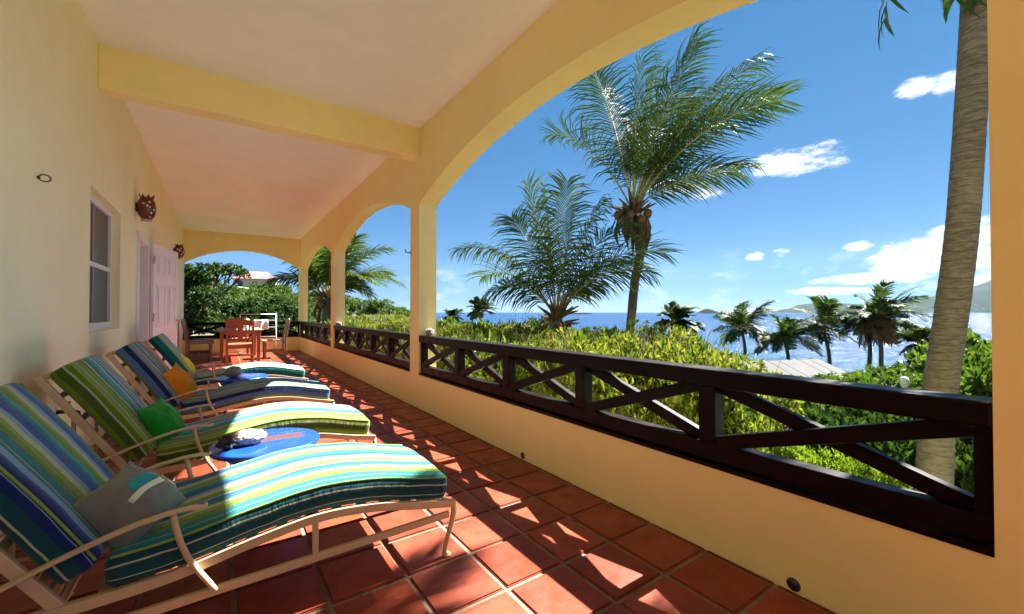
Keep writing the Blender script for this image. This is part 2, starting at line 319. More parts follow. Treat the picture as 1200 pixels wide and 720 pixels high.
# ------------------------------------------------------------------ mesh helper
class MB:
    def __init__(s): s.v = []; s.f = []; s.uv = None
    def quad(s, *p):
        i = len(s.v); s.v += [tuple(q) for q in p]; s.f.append(tuple(range(i, i + len(p)))); return s
    def box(s, lo, hi):
        x0, y0, z0 = lo; x1, y1, z1 = hi; i = len(s.v)
        s.v += [(x0,y0,z0),(x1,y0,z0),(x1,y1,z0),(x0,y1,z0),(x0,y0,z1),(x1,y0,z1),(x1,y1,z1),(x0,y1,z1)]
        s.f += [tuple(i + k for k in q) for q in ((0,3,2,1),(4,5,6,7),(0,1,5,4),(1,2,6,5),(2,3,7,6),(3,0,4,7))]; return s
    def beam(s, a, b, wdt, hgt, up=(0, 0, 1)):
        """rectangular bar from a to b; wdt across, hgt along up"""
        a = Vector(a); b = Vector(b); d = (b - a).normalized(); u = Vector(up); r = d.cross(u)
        if r.length < 1e-4: r = d.cross(Vector((1, 0, 0)))
        r.normalize(); u = r.cross(d); i = len(s.v)
        for p in (a, b):
            for sr, su in ((-1,-1),(1,-1),(1,1),(-1,1)): s.v.append(tuple(p + r * (sr * wdt / 2) + u * (su * hgt / 2)))
        s.f += [tuple(i + k for k in q) for q in ((0,1,2,3),(7,6,5,4),(0,4,5,1),(1,5,6,2),(2,6,7,3),(3,7,4,0))]; return s
    def sweep(s, pts, prof, up=(0, 1, 0), cap=True):
        """sweep a closed 2-D profile [(a,b)] along pts; a along 'up' side vector, b along normal"""
        pts = [Vector(p) for p in pts]; n = len(pts); m = len(prof); i = len(s.v); upv = Vector(up)
        for k, p in enumerate(pts):
            d = (pts[min(k + 1, n - 1)] - pts[max(k - 1, 0)]).normalized()
            a = (upv - d * upv.dot(d)).normalized(); b = d.cross(a)
            pr = prof(k / (n - 1)) if callable(prof) else prof
            m = len(pr)
            for x, y in pr: s.v.append(tuple(p + a * x + b * y))
        for k in range(n - 1):
            for j in range(m):
                s.f.append((i + k*m + j, i + k*m + (j+1) % m, i + (k+1)*m + (j+1) % m, i + (k+1)*m + j))
        if cap:
            s.f.append(tuple(i + j for j in reversed(range(m)))); s.f.append(tuple(i + (n-1)*m + j for j in range(m)))
        return s
    def tube(s, pts, r, seg=8, cap=True):
        pts = [Vector(p) for p in pts]; n = len(pts); i = len(s.v)
        ref = Vector((.13, .21, .97))
        if abs((pts[-1] - pts[0]).normalized().dot(ref)) > .95: ref = Vector((1, .1, 0))
        for k, p in enumerate(pts):
            d = (pts[min(k+1, n-1)] - pts[max(k-1, 0)]).normalized()
            a = d.cross(ref).normalized(); b = d.cross(a)
            rr = r[k] if hasattr(r, '__len__') else r
            for j in range(seg):
                t = 2 * math.pi * j / seg; s.v.append(tuple(p + a * (rr * math.cos(t)) + b * (rr * math.sin(t))))
        for k in range(n - 1):
            for j in range(seg): s.f.append((i+k*seg+j, i+k*seg+(j+1) % seg, i+(k+1)*seg+(j+1) % seg, i+(k+1)*seg+j))
        if cap:
            s.f.append(tuple(i+j for j in reversed(range(seg)))); s.f.append(tuple(i+(n-1)*seg+j for j in range(seg)))
        return s
    def lathe(s, prof, seg=24, c=(0, 0, 0), sx=1., sy=1.):
        i = len(s.v); n = len(prof)
        for r, z in prof:
            for j in range(seg):
                t = 2*math.pi*j/seg; s.v.append((c[0]+r*sx*math.cos(t), c[1]+r*sy*math.sin(t), c[2]+z))
        for k in range(n-1):
            for j in range(seg): s.f.append((i+k*seg+j, i+k*seg+(j+1) % seg, i+(k+1)*seg+(j+1) % seg, i+(k+1)*seg+j))
        s.f.append(tuple(i+j for j in reversed(range(seg)))); s.f.append(tuple(i+(n-1)*seg+j for j in range(seg)))
        return s
    def mesh(s, name, m, smooth=False):
        me = bpy.data.meshes.new(name); me.from_pydata(s.v, [], s.f)
        if s.uv:
            lay = me.uv_layers.new(name='UVMap')
            for lp in me.loops: lay.data[lp.index].uv = s.uv[lp.vertex_index]
        me.materials.append(m)
        if smooth: me.polygons.foreach_set('use_smooth', [True] * len(me.polygons))
        me.update(); return me
    def build(s, name, m, parent=None, smooth=False, bevel=0., loc=None, seg=2):
        me = s.mesh(name, m, smooth or bevel > 0)
        return link(name, me, parent, bevel, loc, seg)
def link(name, me, parent=None, bevel=0., loc=None, seg=2):
    o = bpy.data.objects.new(name, me); col.objects.link(o)
    if parent: o.parent = parent
    if loc is not None: o.location = loc
    if bevel:
        md = o.modifiers.new('bevel', 'BEVEL'); md.width = bevel; md.segments = seg; md.limit_method = 'ANGLE'; md.angle_limit = rad(40); md.harden_normals = True
    return o
def tag(o, label, cat, group=None):
    o['label'] = label; o['category'] = cat
    if group: o['group'] = group
    return o
def thing(name, label, cat, loc=(0, 0, 0), rz=0., group=None):
    o = bpy.data.objects.new(name, None); col.objects.link(o); o.location = loc; o.rotation_euler = (0, 0, rz); o.empty_display_size = .1
    return tag(o, label, cat, group)
def struct(o): o['kind'] = 'structure'; return o
def copy_tree(o, parent=None):
    c = o.copy(); col.objects.link(c); c.parent = parent
    for ch in o.children: copy_tree(ch, c)
    return c

# ================================================================== THE SETTING
XL, XR, XO = -.85, 1.945, 2.17           # house wall, inner and outer face of the arcade
ZC = 3.36; ZP = .40                      # ceiling, parapet
YE, YB = 14.15, -4.5                     # far end and near end walls (inner faces)
SEA_Z = -6.5
PIERS = [(-4.75, -4.5), (-.08, .22), (4.77, 5.06), (9.42, 9.72), (14.15, 14.40)]
BAYS = [(-4.5, -.08), (.22, 4.77), (5.06, 9.42), (9.72, 14.15)]

def terrain(x, y):
    s = x - .12 * y
    z = -.75 - max(0., s - 3.) * .105 - .25 * math.sin(x * .21) * math.sin(y * .17)
    if s > 56: z -= (s - 56) * .15
    # wooded hill beyond the far end of the veranda
    h = max(0., min(1., (y - 26) / 75)) * max(0., min(1., (52 - x) / 60)); z += 6.5 * h * h * (3 - 2 * h)
    if x < 2.4 and y < 15: z = min(z, -.3)
    return max(z, SEA_Z - 4)
def build_ground():
    xs = [-160 + i * 4 for i in range(30)] + [-40 + i * 2 for i in range(60)] + [80 + i * 12 for i in range(8)]
    ys = [-120 + i * 6 for i in range(14)] + [-36 + i * 2 for i in range(50)] + [64 + i * 8 for i in range(22)]
    m = MB()
    for y in ys:
        for x in xs: m.v.append((x, y, terrain(x, y)))
    n = len(xs)
    for j in range(len(ys) - 1):
        for i in range(n - 1): m.f.append((j*n+i, j*n+i+1, (j+1)*n+i+1, (j+1)*n+i))
    struct(m.build('ground', GROUND, smooth=True))
build_ground()
m = MB(); R_ = 11500.
ring = [(0, 0, SEA_Z)]
m.v = [(R_*math.cos(2*math.pi*k/96), R_*math.sin(2*math.pi*k/96), SEA_Z) for k in range(96)]; m.f = [tuple(range(96))]
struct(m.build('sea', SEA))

# far mountains and the islet
def ridge(name, pts, D, thick, m_, jag, seed):
    """a ridge whose crest follows (u, v) directions at distance D, with real flanks running down to the sea"""
    mb = MB(); cols = []
    for k, (u, v) in enumerate(pts):
        c = dep(u, v, D); c.z += 0.
        away = Vector((c.x, c.y, 0)).normalized()
        row = []
        for t in (-1., -.75, -.5, -.25, 0., .3, .65, 1.):
            p = Vector((c.x, c.y, 0)) + away * (t * thick)
            hh = (c.z - SEA_Z) * (1 - abs(t)) ** .85
            q = Vector((p.x / jag, p.y / jag, seed))
            hh *= 1 + .35 * noise.fractal(q, 1., 2., 5) * (1 if t else .35)
            row.append(Vector((p.x, p.y, SEA_Z - 3 + max(hh, 0) + (3 if t == 0 else 0))))
        cols.append(row)
    n = len(cols[0])
    for r in cols: mb.v += [tuple(p) for p in r]
    for i in range(len(cols) - 1):
        for j in range(n - 1): mb.f.append((i*n+j, (i+1)*n+j, (i+1)*n+j+1, i*n+j+1))
    return struct(mb.build(name, m_, smooth=True))
def dens(pts, step):
    out = []
    for (a, b), (c, d) in zip(pts, pts[1:]):
        k = max(1, int((c - a) / step))
        out += [(a + (c - a) * i / k, b + (d - b) * i / k) for i in range(k)]
    return out + [pts[-1]]
ridge('hills', dens([(880,366.2),(905,364),(925,362),(935,358),(955,355.5),(975,355),(1000,356),(1030,357),(1060,355),(1085,349),(1110,343),(1135,334),(1160,327),(1200,318),(1260,300),(1340,290),(1420,310),(1500,345),(1560,366)], 6), 7500, 1500, HILL, 900., 3.)
ridge('islet', dens([(817,367.2),(820,365),(824,363),(829,361.8),(834,363),(839,364.8),(845,367)], 1.5), 2600, 60, ROCK, 30., 5.)
ridge('reef', dens([(668,367.6),(676,366.8),(684,366.6),(694,367.4)], 2), 1500, 25, ROCK, 30., 8.)

# ------------------------------------------------------------------ floor
floor = struct(MB().box((XL - .2, YB - .3, -.35), (XR + .01, YE + .01, -.008)).build('terrace_floor', GROUT))
P_ = .3125
xs0, ys0 = .985, 1.77
variants = []
for k in range(4):
    rg = random.Random(k); g = P_ - .018
    bm = bmesh.new(); bmesh.ops.create_cube(bm, size=1)
    for v in bm.verts: v.co = Vector((v.co.x * (g + rg.uniform(-.003, .003)), v.co.y * (g + rg.uniform(-.003, .003)), v.co.z * .02 + rg.uniform(-.0012, .0012)))
    bmesh.ops.bevel(bm, geom=[e for e in bm.edges if abs(e.verts[0].co.z - e.verts[1].co.z) < .01 and e.verts[0].co.z > 0], offset=.006, segments=2, affect='EDGES')
    me = bpy.data.meshes.new('tile'); bm.to_mesh(me); bm.free(); me.materials.append(TILE); me.polygons.foreach_set('use_smooth', [False]*len(me.polygons)); variants.append(me)
cells = []
i0 = math.floor((XL - xs0) / P_); i1 = math.ceil((XR - xs0) / P_)
for i in range(i0, i1):
    for j in range(int((YB - ys0) / P_) - 1, int((YE - ys0) / P_) + 1):
        cx, cy = xs0 + (i + .5) * P_, ys0 + (j + .5) * P_
        full = XL + .1 < cx - P_/2 + .12 and cx + P_/2 - .03 < XR and YB < cy - P_/2 and cy + P_/2 < YE + .02
        q = Vector((cx, cy, 0)) - CO; z = q.dot(CF)
        vis = -1
        if z > .2:
            u = 600 + FPX * q.dot(CR) / z; v = 360 - FPX * q.dot(CU) / z
            if -60 < u < 1260 and v < 800: vis = 1 / z ** 2
        cells.append((vis, full, cx, cy))
cells.sort(key=lambda c: -c[0])
rest = MB(); rg = random.Random(5); used = 0
for vis, full, cx, cy in cells:
    if vis > 0 and full and used < 300:
        o = link('tile', variants[used % 4], floor, loc=(cx + rg.uniform(-.002, .002), cy + rg.uniform(-.002, .002), -.0095 + rg.uniform(-.0012, .0012)))
        o.rotation_euler = (rg.uniform(-.002, .002), rg.uniform(-.002, .002), rg.choice((0, 1, 2, 3)) * math.pi / 2 + rg.uniform(-.006, .006)); used += 1
    else:
        g = P_ / 2 - .009
        rest.box((max(cx - g, XL - .01), cy - g, -.02), (min(cx + g, XR - .006), min(cy + g, YE - .004), .0 + rg.uniform(-.001, .001)))
rest.build('tile_field', TILE, floor)['kind'] = 'stuff'

# ------------------------------------------------------------------ house with its veranda
house = thing('house', 'pale yellow house with a long arched veranda', 'house', (0, 0, 0))
def wall_holes(name, m_, a0, a1, z0, z1, holes, X, depth):
    """wall on plane x=X (thickness towards -x) with rectangular openings (y0,y1,z0,z1)"""
    ys = sorted({a0, a1, *[h[0] for h in holes], *[h[1] for h in holes]}); zs = sorted({z0, z1, *[h[2] for h in holes], *[h[3] for h in holes]})
    mb = MB()
    for y_0, y_1 in zip(ys, ys[1:]):
        for z_0, z_1 in zip(zs, zs[1:]):
            cy, cz = (y_0+y_1)/2, (z_0+z_1)/2
            if any(h[0] < cy < h[1] and h[2] < cz < h[3] for h in holes): continue
            mb.quad((X,y_0,z_0),(X,y_1,z_0),(X,y_1,z_1),(X,y_0,z_1)); mb.quad((X-depth,y_1,z_0),(X-depth,y_0,z_0),(X-depth,y_0,z_1),(X-depth,y_1,z_1))
    for h in holes:
        b, c, d, e = h; x = X - depth
        mb.quad((X,b,d),(x,b,d),(x,b,e),(X,b,e)); mb.quad((X,c,e),(x,c,e),(x,c,d),(X,c,d)); mb.quad((X,b,e),(x,b,e),(x,c,e),(X,c,e)); mb.quad((X,c,d),(x,c,d),(x,b,d),(X,b,d))
    return mb.build(name, m_, house)
WIN1 = (4.56, 5.74, .985, 2.145); DOOR = (6.70, 7.62, .012, 2.13); WIN2 = (11.62, 12.42, .965, 2.12)
wall_holes('wall', YELLOW_SKYLIT, YB - .25, YE + .25, -.35, ZC + .25, [WIN1, DOOR, WIN2], XL, .24)
# rooms behind the openings stay dark
MB().box((-3.4, YB, -.3), (-3.2, YE, 3.4)).build('inner_wall', YELLOW_SKYLIT, house)
# ceilings, beam
MB().box((XL, YB - .25, ZC), (XO + .12, 4.77, ZC + .25)).build('ceiling', CEIL, house)
MB().box((XL, 4.9, ZC), (XO + .12, YE + .37, ZC + .25)).build('ceiling', CEIL, house)
MB().box((-3.4, YB - .25, ZC + .25), (XO + .25, YE + .5, ZC + .40)).build('roof_slab', CEIL, house)
bmm = MB().box((XL, 4.74, 3.0), (XR, 4.93, ZC + .1)); bmm.build('beam', YELLOW, house, bevel=.008)
# arcade
def arch_z(y, y0, y1, zs=2.45, rise=.42):
    c = (y0+y1)/2; h = (y1-y0)/2; Rr = (h*h + rise*rise)/(2*rise); return zs + rise - Rr + math.sqrt(max(Rr*Rr - (y-c)**2, 0))
for (a, b) in PIERS[:-1]:
    MB().box((XR, a, -.35), (XO, b, ZC + .1)).build('pillar', YELLOW, house)
MB().box((XR, YE, -.35), (XO, YE + .25, ZC + .1)).build('pillar', YELLOW, house)
def arch_part(y0, y1, axis, c0, c1, zs=2.45, rise=.42, n=40):
    """spandrel wall above a segmental arch; axis 'y' runs along Y on x=c0..c1, axis 'x' along X on y=c0..c1"""
    mb = MB(); S = [y0 + (y1-y0)*k/n for k in range(n+1)]; Z = [arch_z(s, y0, y1, zs, rise) for s in S]; T = ZC + .1
    P = (lambda s, c, z: (c, s, z)) if axis == 'y' else (lambda s, c, z: (s, c, z))
    for k in range(n):
        a, b, za, zb = S[k], S[k+1], Z[k], Z[k+1]
        mb.quad(P(a,c0,za),P(b,c0,zb),P(b,c0,T),P(a,c0,T)); mb.quad(P(b,c1,zb),P(a,c1,za),P(a,c1,T),P(b,c1,T))
        mb.quad(P(a,c0,za),P(a,c1,za),P(b,c1,zb),P(b,c0,zb))
    return mb.build('arch', YELLOW, house)
for (a, b) in BAYS:
    arch_part(a, b, 'y', XR, XO)
    mb = MB().box((XR, a, -.35), (XO, b, ZP)); mb.build('parapet', YELLOW, house)
for (c0, c1) in ((YE, YE + .22), (YB - .22, YB)):
    arch_part(XL, XR, 'x', c0, c1, 2.48, .43)
    MB().box((XL, c0, -.35), (XR, c1, ZP)).build('parapet', YELLOW, house)
# foundations below the terrace
MB().box((-3.4, YB - .25, -3.), (XO - .01, YE + .24, -.351)).build('foundation', YELLOW, house)

# windows
def window(h, inset):
    y0, y1, z0, z1 = h; X = XL - inset
    wdw = MB().box((X - .03, y0, z0), (X - .02, y1, z1)).build('window', PANE, house)
    fr = MB(); t = .05
    fr.box((X-.05, y0+.001, z0+.001), (X+.005, y0+t, z1-.001)); fr.box((X-.05, y1-t, z0+.001), (X+.005, y1-.001, z1-.001))
    fr.box((X-.048, y0+t, z0+.001), (X+.004, y1-t, z0+.07)); fr.box((X-.048, y0+t, z1-t), (X+.004, y1-t, z1-.001))
    fr.build('window_frame', WHITE, wdw, bevel=.004)
    MB().box((X-.04, y0+t, (z0+z1)/2-.02), (X+.002, y1-t, (z0+z1)/2+.02)).build('meeting_rail', WHITE, wdw, bevel=.004)
    MB().box((X-.02, y0+.45*(y1-y0), z0+.071), (X-.012, y0+.45*(y1-y0)+.018, z1-t-.001)).build('glazing_bar', DOORGREY, wdw)
    return wdw
window(WIN1, .065); window(WIN2, .10)
# door opening with frame, inner panel and the open six-panel leaf
y0, y1, z0, z1 = DOOR
fr = MB(); fr.box((XL-.1, y0, .001), (XL+.025, y0+.07, z1)); fr.box((XL-.1, y1-.07, .001), (XL+.025, y1, z1)); fr.box((XL-.098, y0+.07, z1-.08), (XL+.023, y1-.07, z1-.001))
fr.build('door_frame', WHITE, house, bevel=.006)
ind = MB().box((XL-.2, y0+.002, .012), (XL-.16, y1-.002, z1-.002)).build('inner_door', DOORGREY, house)
for k in range(2): MB().box((XL-.162, y0+.16, .3+k*.95), (XL-.15, y1-.16, .95+k*.95)).build('door_panel', DOORGREY, ind, bevel=.01)
leaf = bpy.data.objects.new('door_leaf', MB().box((-.02, 0, 0), (.02, .9, 2.08)).mesh('door_leaf', WHITE)); col.objects.link(leaf); leaf.parent = house
leaf.location = (XL + .05, 7.62, .02); leaf.rotation_euler = (0, 0, rad(-13))
md = leaf.modifiers.new('bevel', 'BEVEL'); md.width = .004; md.segments = 2
for cy in (.25, .65):
    for (a, b) in ((.18, .78), (.92, 1.52), (1.66, 1.95)):
        p = MB(); p.box((.0202, cy-.15, a), (.026, cy+.15, a+.02)); p.box((.0202, cy-.15, b-.02), (.026, cy+.15, b)); p.box((.0202, cy-.15, a+.02), (.026, cy-.13, b-.02)); p.box((.0202, cy+.13, a+.02), (.026, cy+.15, b-.02)); p.box((.0202, cy-.1, a+.05), (.03, cy+.1, b-.05))
        p.build('panel', WHITE, leaf, bevel=.003)
for z in (.3, 1.0, 1.8): MB().tube([(.03, -.012, z), (.03, -.012, z+.11)], .012).build('hinge', BRASS, leaf, True)
kn = MB(); kn.tube([(.02, .83, 1.0), (.06, .83, 1.0)], .012); kn.tube([(.06, .86, 1.0), (.065, .74, 1.0)], .011); kn.build('handle', BRASS, leaf, True)

# wall lamps: oxblood pots pierced with holes
def wall_lamp(y, z, label):
    t = thing('wall_lamp', label, 'wall lamp', (XL, y, z), group='pierced red pot lamps on the house wall')
    prof = [(.03,-.135),(.052,-.13),(.078,-.09),(.092,-.03),(.094,.025),(.08,.075),(.064,.105),(.06,.12)]
    mb = MB().lathe(prof, 28, (.1, 0, 0)); mb.build('pot', RED, t, True)
    cr = MB()
    for k in range(8):
        a = 2*math.pi*k/8; b = a + .8; c_ = a + .35
        r0, r1 = .062, .076; P = lambda r, q, zz: (.1 + r*math.cos(q), r*math.sin(q), zz)
        i = len(cr.v); cr.v += [P(r0, a-.1, .10), P(r0, b+.1-.2, .10), P(r1, c_, .158), P(r0-.012, a-.1, .10), P(r0-.012, b-.1, .10), P(r1-.01, c_, .155)]
        cr.f += [(i,i+1,i+2),(i+5,i+4,i+3),(i,i+2,i+5,i+3),(i+1,i+4,i+5,i+2)]
    cr.build('crown_rim', RED, t)
    rg = random.Random(3)
    for k in range(17):
        ph = rg.uniform(-1.9, 1.3); zz = rg.uniform(-.07, .06)
        r = .092 - abs(zz)**1.6*.9; d = Vector((math.cos(ph), math.sin(ph), zz*3)).normalized(); c = Vector((.1 + r*math.cos(ph), r*math.sin(ph), zz))
        MB().tube([c - d*.004, c + d*.0035], rg.uniform(.006, .012), 10).build('hole', YELLOW_SKYLIT, t)
    MB().lathe([(.05,-.158),(.055,-.138),(.036,-.132)], 20, (.1, 0, 0)).build('base_cup', SHELL, t, True)
    MB().box((.0, -.03, -.05), (.02, .03, .05)).build('bracket', BLACKIRON, t)
wall_lamp(6.62, 2.40, 'oxblood pierced pot lamp on the wall beside the screened window')
wall_lamp(11.25, 2.43, 'oxblood pierced pot lamp on the wall beyond the open white door')
hk = MB(); P0 = Vector((XL, 3.41, 1.9))
hk.tube([P0 + Vector((.030 + .022*math.cos(2*math.pi*k/20), .006*math.cos(2*math.pi*k/20), .019*math.sin(2*math.pi*k/20))) for k in range(21)], .0038, 6, False); hk.tube([P0 + Vector((-.002, 0, 0)), P0 + Vector((.012, 0, 0))], .008, 6)
tag(hk.build('hammock_ring', BLACKIRON, None, True), 'dark iron hammock ring fixed high on the pale wall', 'ring')
hk = MB(); P0 = Vector((XR, 5.02, 1.89)); hk.tube([P0 + Vector((.002, 0, 0)), P0 + Vector((-.06, 0, .0)), P0 + Vector((-.075, .0, .012)), P0 + Vector((-.08, 0, .04))], .007, 6)
tag(hk.build('hook', BLACKIRON, None, True), 'small dark hook screwed into the veranda pillar', 'hook')
# garden tap on the wall
tp = thing('garden_tap', 'dark garden tap low on the wall between two loungers', 'tap', (XL, 3.80, .52))
b = MB(); b.tube([(-.002,0,0),(.07,0,0),(.095,0,-.012),(.1,0,-.05)], [.013,.013,.014,.013], 10); b.build('spout', BLACKIRON, tp, True)
b = MB(); b.tube([(.05,0,.0),(.05,0,.05)], .01, 8); b.build('stem', BLACKIRON, tp, True)
b = MB(); b.tube([(.05,-.035,.052),(.05,.035,.052)], .008, 8); b.build('handle', BLACKIRON, tp, True)
# drain outlets at the foot of the parapet
for yy in (.77, 2.66):
    d = MB(); d.tube([(XR + .01, yy, .028), (XR - .003, yy, .028)], .026, 16); o = d.build('drain_outlet', BLACKIRON, None, True)
    tag(o, 'small round dark drain outlet at the foot of the parapet wall', 'drain', 'drain outlets along the parapet')

# ------------------------------------------------------------------ railings
def railing(label, start, end, n, nvec, inset=.035):
    """start, end on the inner face; nvec points outwards"""
    A = Vector(start); Bv = Vector(end); L = (Bv - A).length; ang = math.atan2((Bv-A).y, (Bv-A).x)
    t = thing('railing', label, 'railing', A, 0)
    d = (Bv - A).normalized(); nv = Vector(nvec)
    def pt(s, off, z): return d * s + nv * off + Vector((0, 0, z))
    zs = ZP
    MB().beam(pt(0, .055, zs + .011), pt(L, .055, zs + .011), .12, .022).build('sill_board', DARKWOOD, t, bevel=.003)
    MB().beam(pt(0, .06, .83), pt(L, .06, .83), .13, .085).build('top_rail', DARKWOOD, t, bevel=.012)
    MB().beam(pt(0, .06, .47), pt(L, .06, .47), .075, .085).build('bottom_rail', DARKWOOD, t, bevel=.005)
    pw = .085
    cs = [pw/2 + (L - pw) * k / n for k in range(n + 1)]
    for c in cs:
        ew = .045 if c in (cs[0], cs[-1]) else pw
        c = ew/2 if c == cs[0] else L - ew/2 if c == cs[-1] else c
        MB().beam(pt(c, .06, .513), pt(c, .06, .787), pw*.95, ew, up=d).build('post', DARKWOOD, t, bevel=.004)
    for k in range(0, n + 1):
        c = cs[k]; MB().box((-.02, -.02, zs + .022), (.02, .02, .427)).build('spacer', DARKWOOD, t, loc=pt(c, .06, 0))
    for a, b in zip(cs, cs[1:]):
        a += pw/2 if a != cs[0] else .0; b -= pw/2 if b != cs[-1] else .0
        MB().beam(pt(a - .006, .045, .787), pt(b + .006, .045, .513), .042, .062).build('brace', DARKWOOD, t, bevel=.004)
        MB().beam(pt(a - .006, .078, .513), pt(b + .006, .078, .787), .04, .060).build('brace', DARKWOOD, t, bevel=.004)
    return t
railing('dark wood cross-braced railing in the wide arch facing the sea', (XR, BAYS[1][0], 0), (XR, BAYS[1][1], 0), 5, (1, 0, 0))
railing('dark wood cross-braced railing between the two slender middle pillars', (XR, BAYS[2][0], 0), (XR, BAYS[2][1], 0), 5, (1, 0, 0))
railing('dark wood cross-braced railing in the sea-side arch next to the dining set', (XR, BAYS[3][0], 0), (XR, BAYS[3][1], 0), 5, (1, 0, 0))
railing('dark wood cross-braced railing closing the end of the veranda behind the dining set', (XL, YE, 0), (XR, YE, 0), 3, (0, 1, 0))

# ------------------------------------------------------------------ sun loungers
def interp(pts, x):
    """Catmull-Rom through (x, z) points"""
    n = len(pts); k = 0
    while k < n-2 and pts[k+1][0] < x: k += 1
    p0, p1, p2, p3 = pts[max(k-1, 0)], pts[k], pts[k+1], pts[min(k+2, n-1)]
    t = (x-p1[0])/(p2[0]-p1[0]); h = p2[0]-p1[0]
    m1 = (p2[1]-p0[1])/(p2[0]-p0[0])*h; m2 = (p3[1]-p1[1])/(p3[0]-p1[0])*h
    return (2*t**3-3*t*t+1)*p1[1] + (t**3-2*t*t+t)*m1 + (-2*t**3+3*t*t)*p2[1] + (t**3-t*t)*m2
RAILZ = [(-.46, .250), (-.14, .266), (.12, .312), (.33, .337), (.55, .318), (.74, .276), (.92, .240)]
W_ = .62
def cushion_mesh(path, width, thick, mat_, ux=0., seed=0, soft=.03):
    """rounded box cushion swept along a path in the XZ plane; width along +Y; UV v runs round the section"""
    mb = MB(); rg = random.Random(seed); n = len(path); r = .026
    def section(w, th):
        pr = []
        for cx, cy, a0 in ((w/2-r, th/2-r, 0), (-w/2+r, th/2-r, 90), (-w/2+r, -th/2+r, 180), (w/2-r, -th/2+r, 270)):
            for k in range(6): a = rad(a0 + 90*k/5); pr.append((cx + r*math.cos(a), cy + r*math.sin(a)))
        out = []
        for p, q in zip(pr, pr[1:] + pr[:1]):
            d = math.hypot(q[0]-p[0], q[1]-p[1]); k = max(1, int(d/.035))
            out += [(p[0] + (q[0]-p[0])*j/k, p[1] + (q[1]-p[1])*j/k) for j in range(k)]
        return out
    sec = section(width, thick); m = len(sec)
    per = [0]
    for p, q in zip(sec, sec[1:]): per.append(per[-1] + math.hypot(q[0]-p[0], q[1]-p[1]))
    uv = []; s = 0.
    # end rounding
    P = [Vector((x, 0, z)) for x, z in path]
    for k in range(n):
        d = (P[min(k+1, n-1)] - P[max(k-1, 0)]).normalized(); nrm = Vector((-d.z, 0, d.x))
        if nrm.z < 0: nrm = -nrm
        if k: s += (P[k]-P[k-1]).length
        e = min(k, n-1-k); sc_ = (.0, .62, .86, .96, 1.)[min(e, 4)]
        shr = (1-sc_)*.036
        for j, (a, b) in enumerate(sec):
            aa = a * (1 - 2*shr/width); bb = b * (1 - 2*shr/thick)
            pk = noise.noise(Vector((s*9, a*14 + seed*7, b*9))) * .004 + noise.noise(Vector((s*30, a*5, seed*3+b*20))) * .0028
            puff = .012 * (1 - (2*a/width)**2) * (1 if b > 0 else 0)
            q = P[k] + Vector((0, 1, 0))*aa + nrm*(bb + puff + pk*(1 if b > -thick*.3 else 0))
            mb.v.append(tuple(q)); uv.append((s + ux, per[j]))
    for k in range(n-1):
        for j in range(m): mb.f.append((k*m+j, (k+1)*m+j, (k+1)*m+(j+1) % m, k*m+(j+1) % m))
    mb.f.append(tuple(range(m))); mb.f.append(tuple((n-1)*m + j for j in reversed(range(m))))
    mb.uv = uv; return mb
def smooth_path(pts, step=.025, ends=True):
    out = []
    for (a, b) in zip(pts, pts[1:]):
        L = math.hypot(b[0]-a[0], b[1]-a[1]); k = max(1, int(L/step)); out += [(a[0]+(b[0]-a[0])*i/k, a[1]+(b[1]-a[1])*i/k) for i in range(k)]
    out.append(pts[-1])
    if ends:
        def add(p, q):   # dense stations close to an end
            d = Vector((q[0]-p[0], q[1]-p[1])).normalized(); return [(p[0]+d.x*t, p[1]+d.y*t) for t in (0, .003, .009, .018)]
        out = add(out[0], out[1]) + out[1:-1] + list(reversed(add(out[-1], out[-2])))
    return out
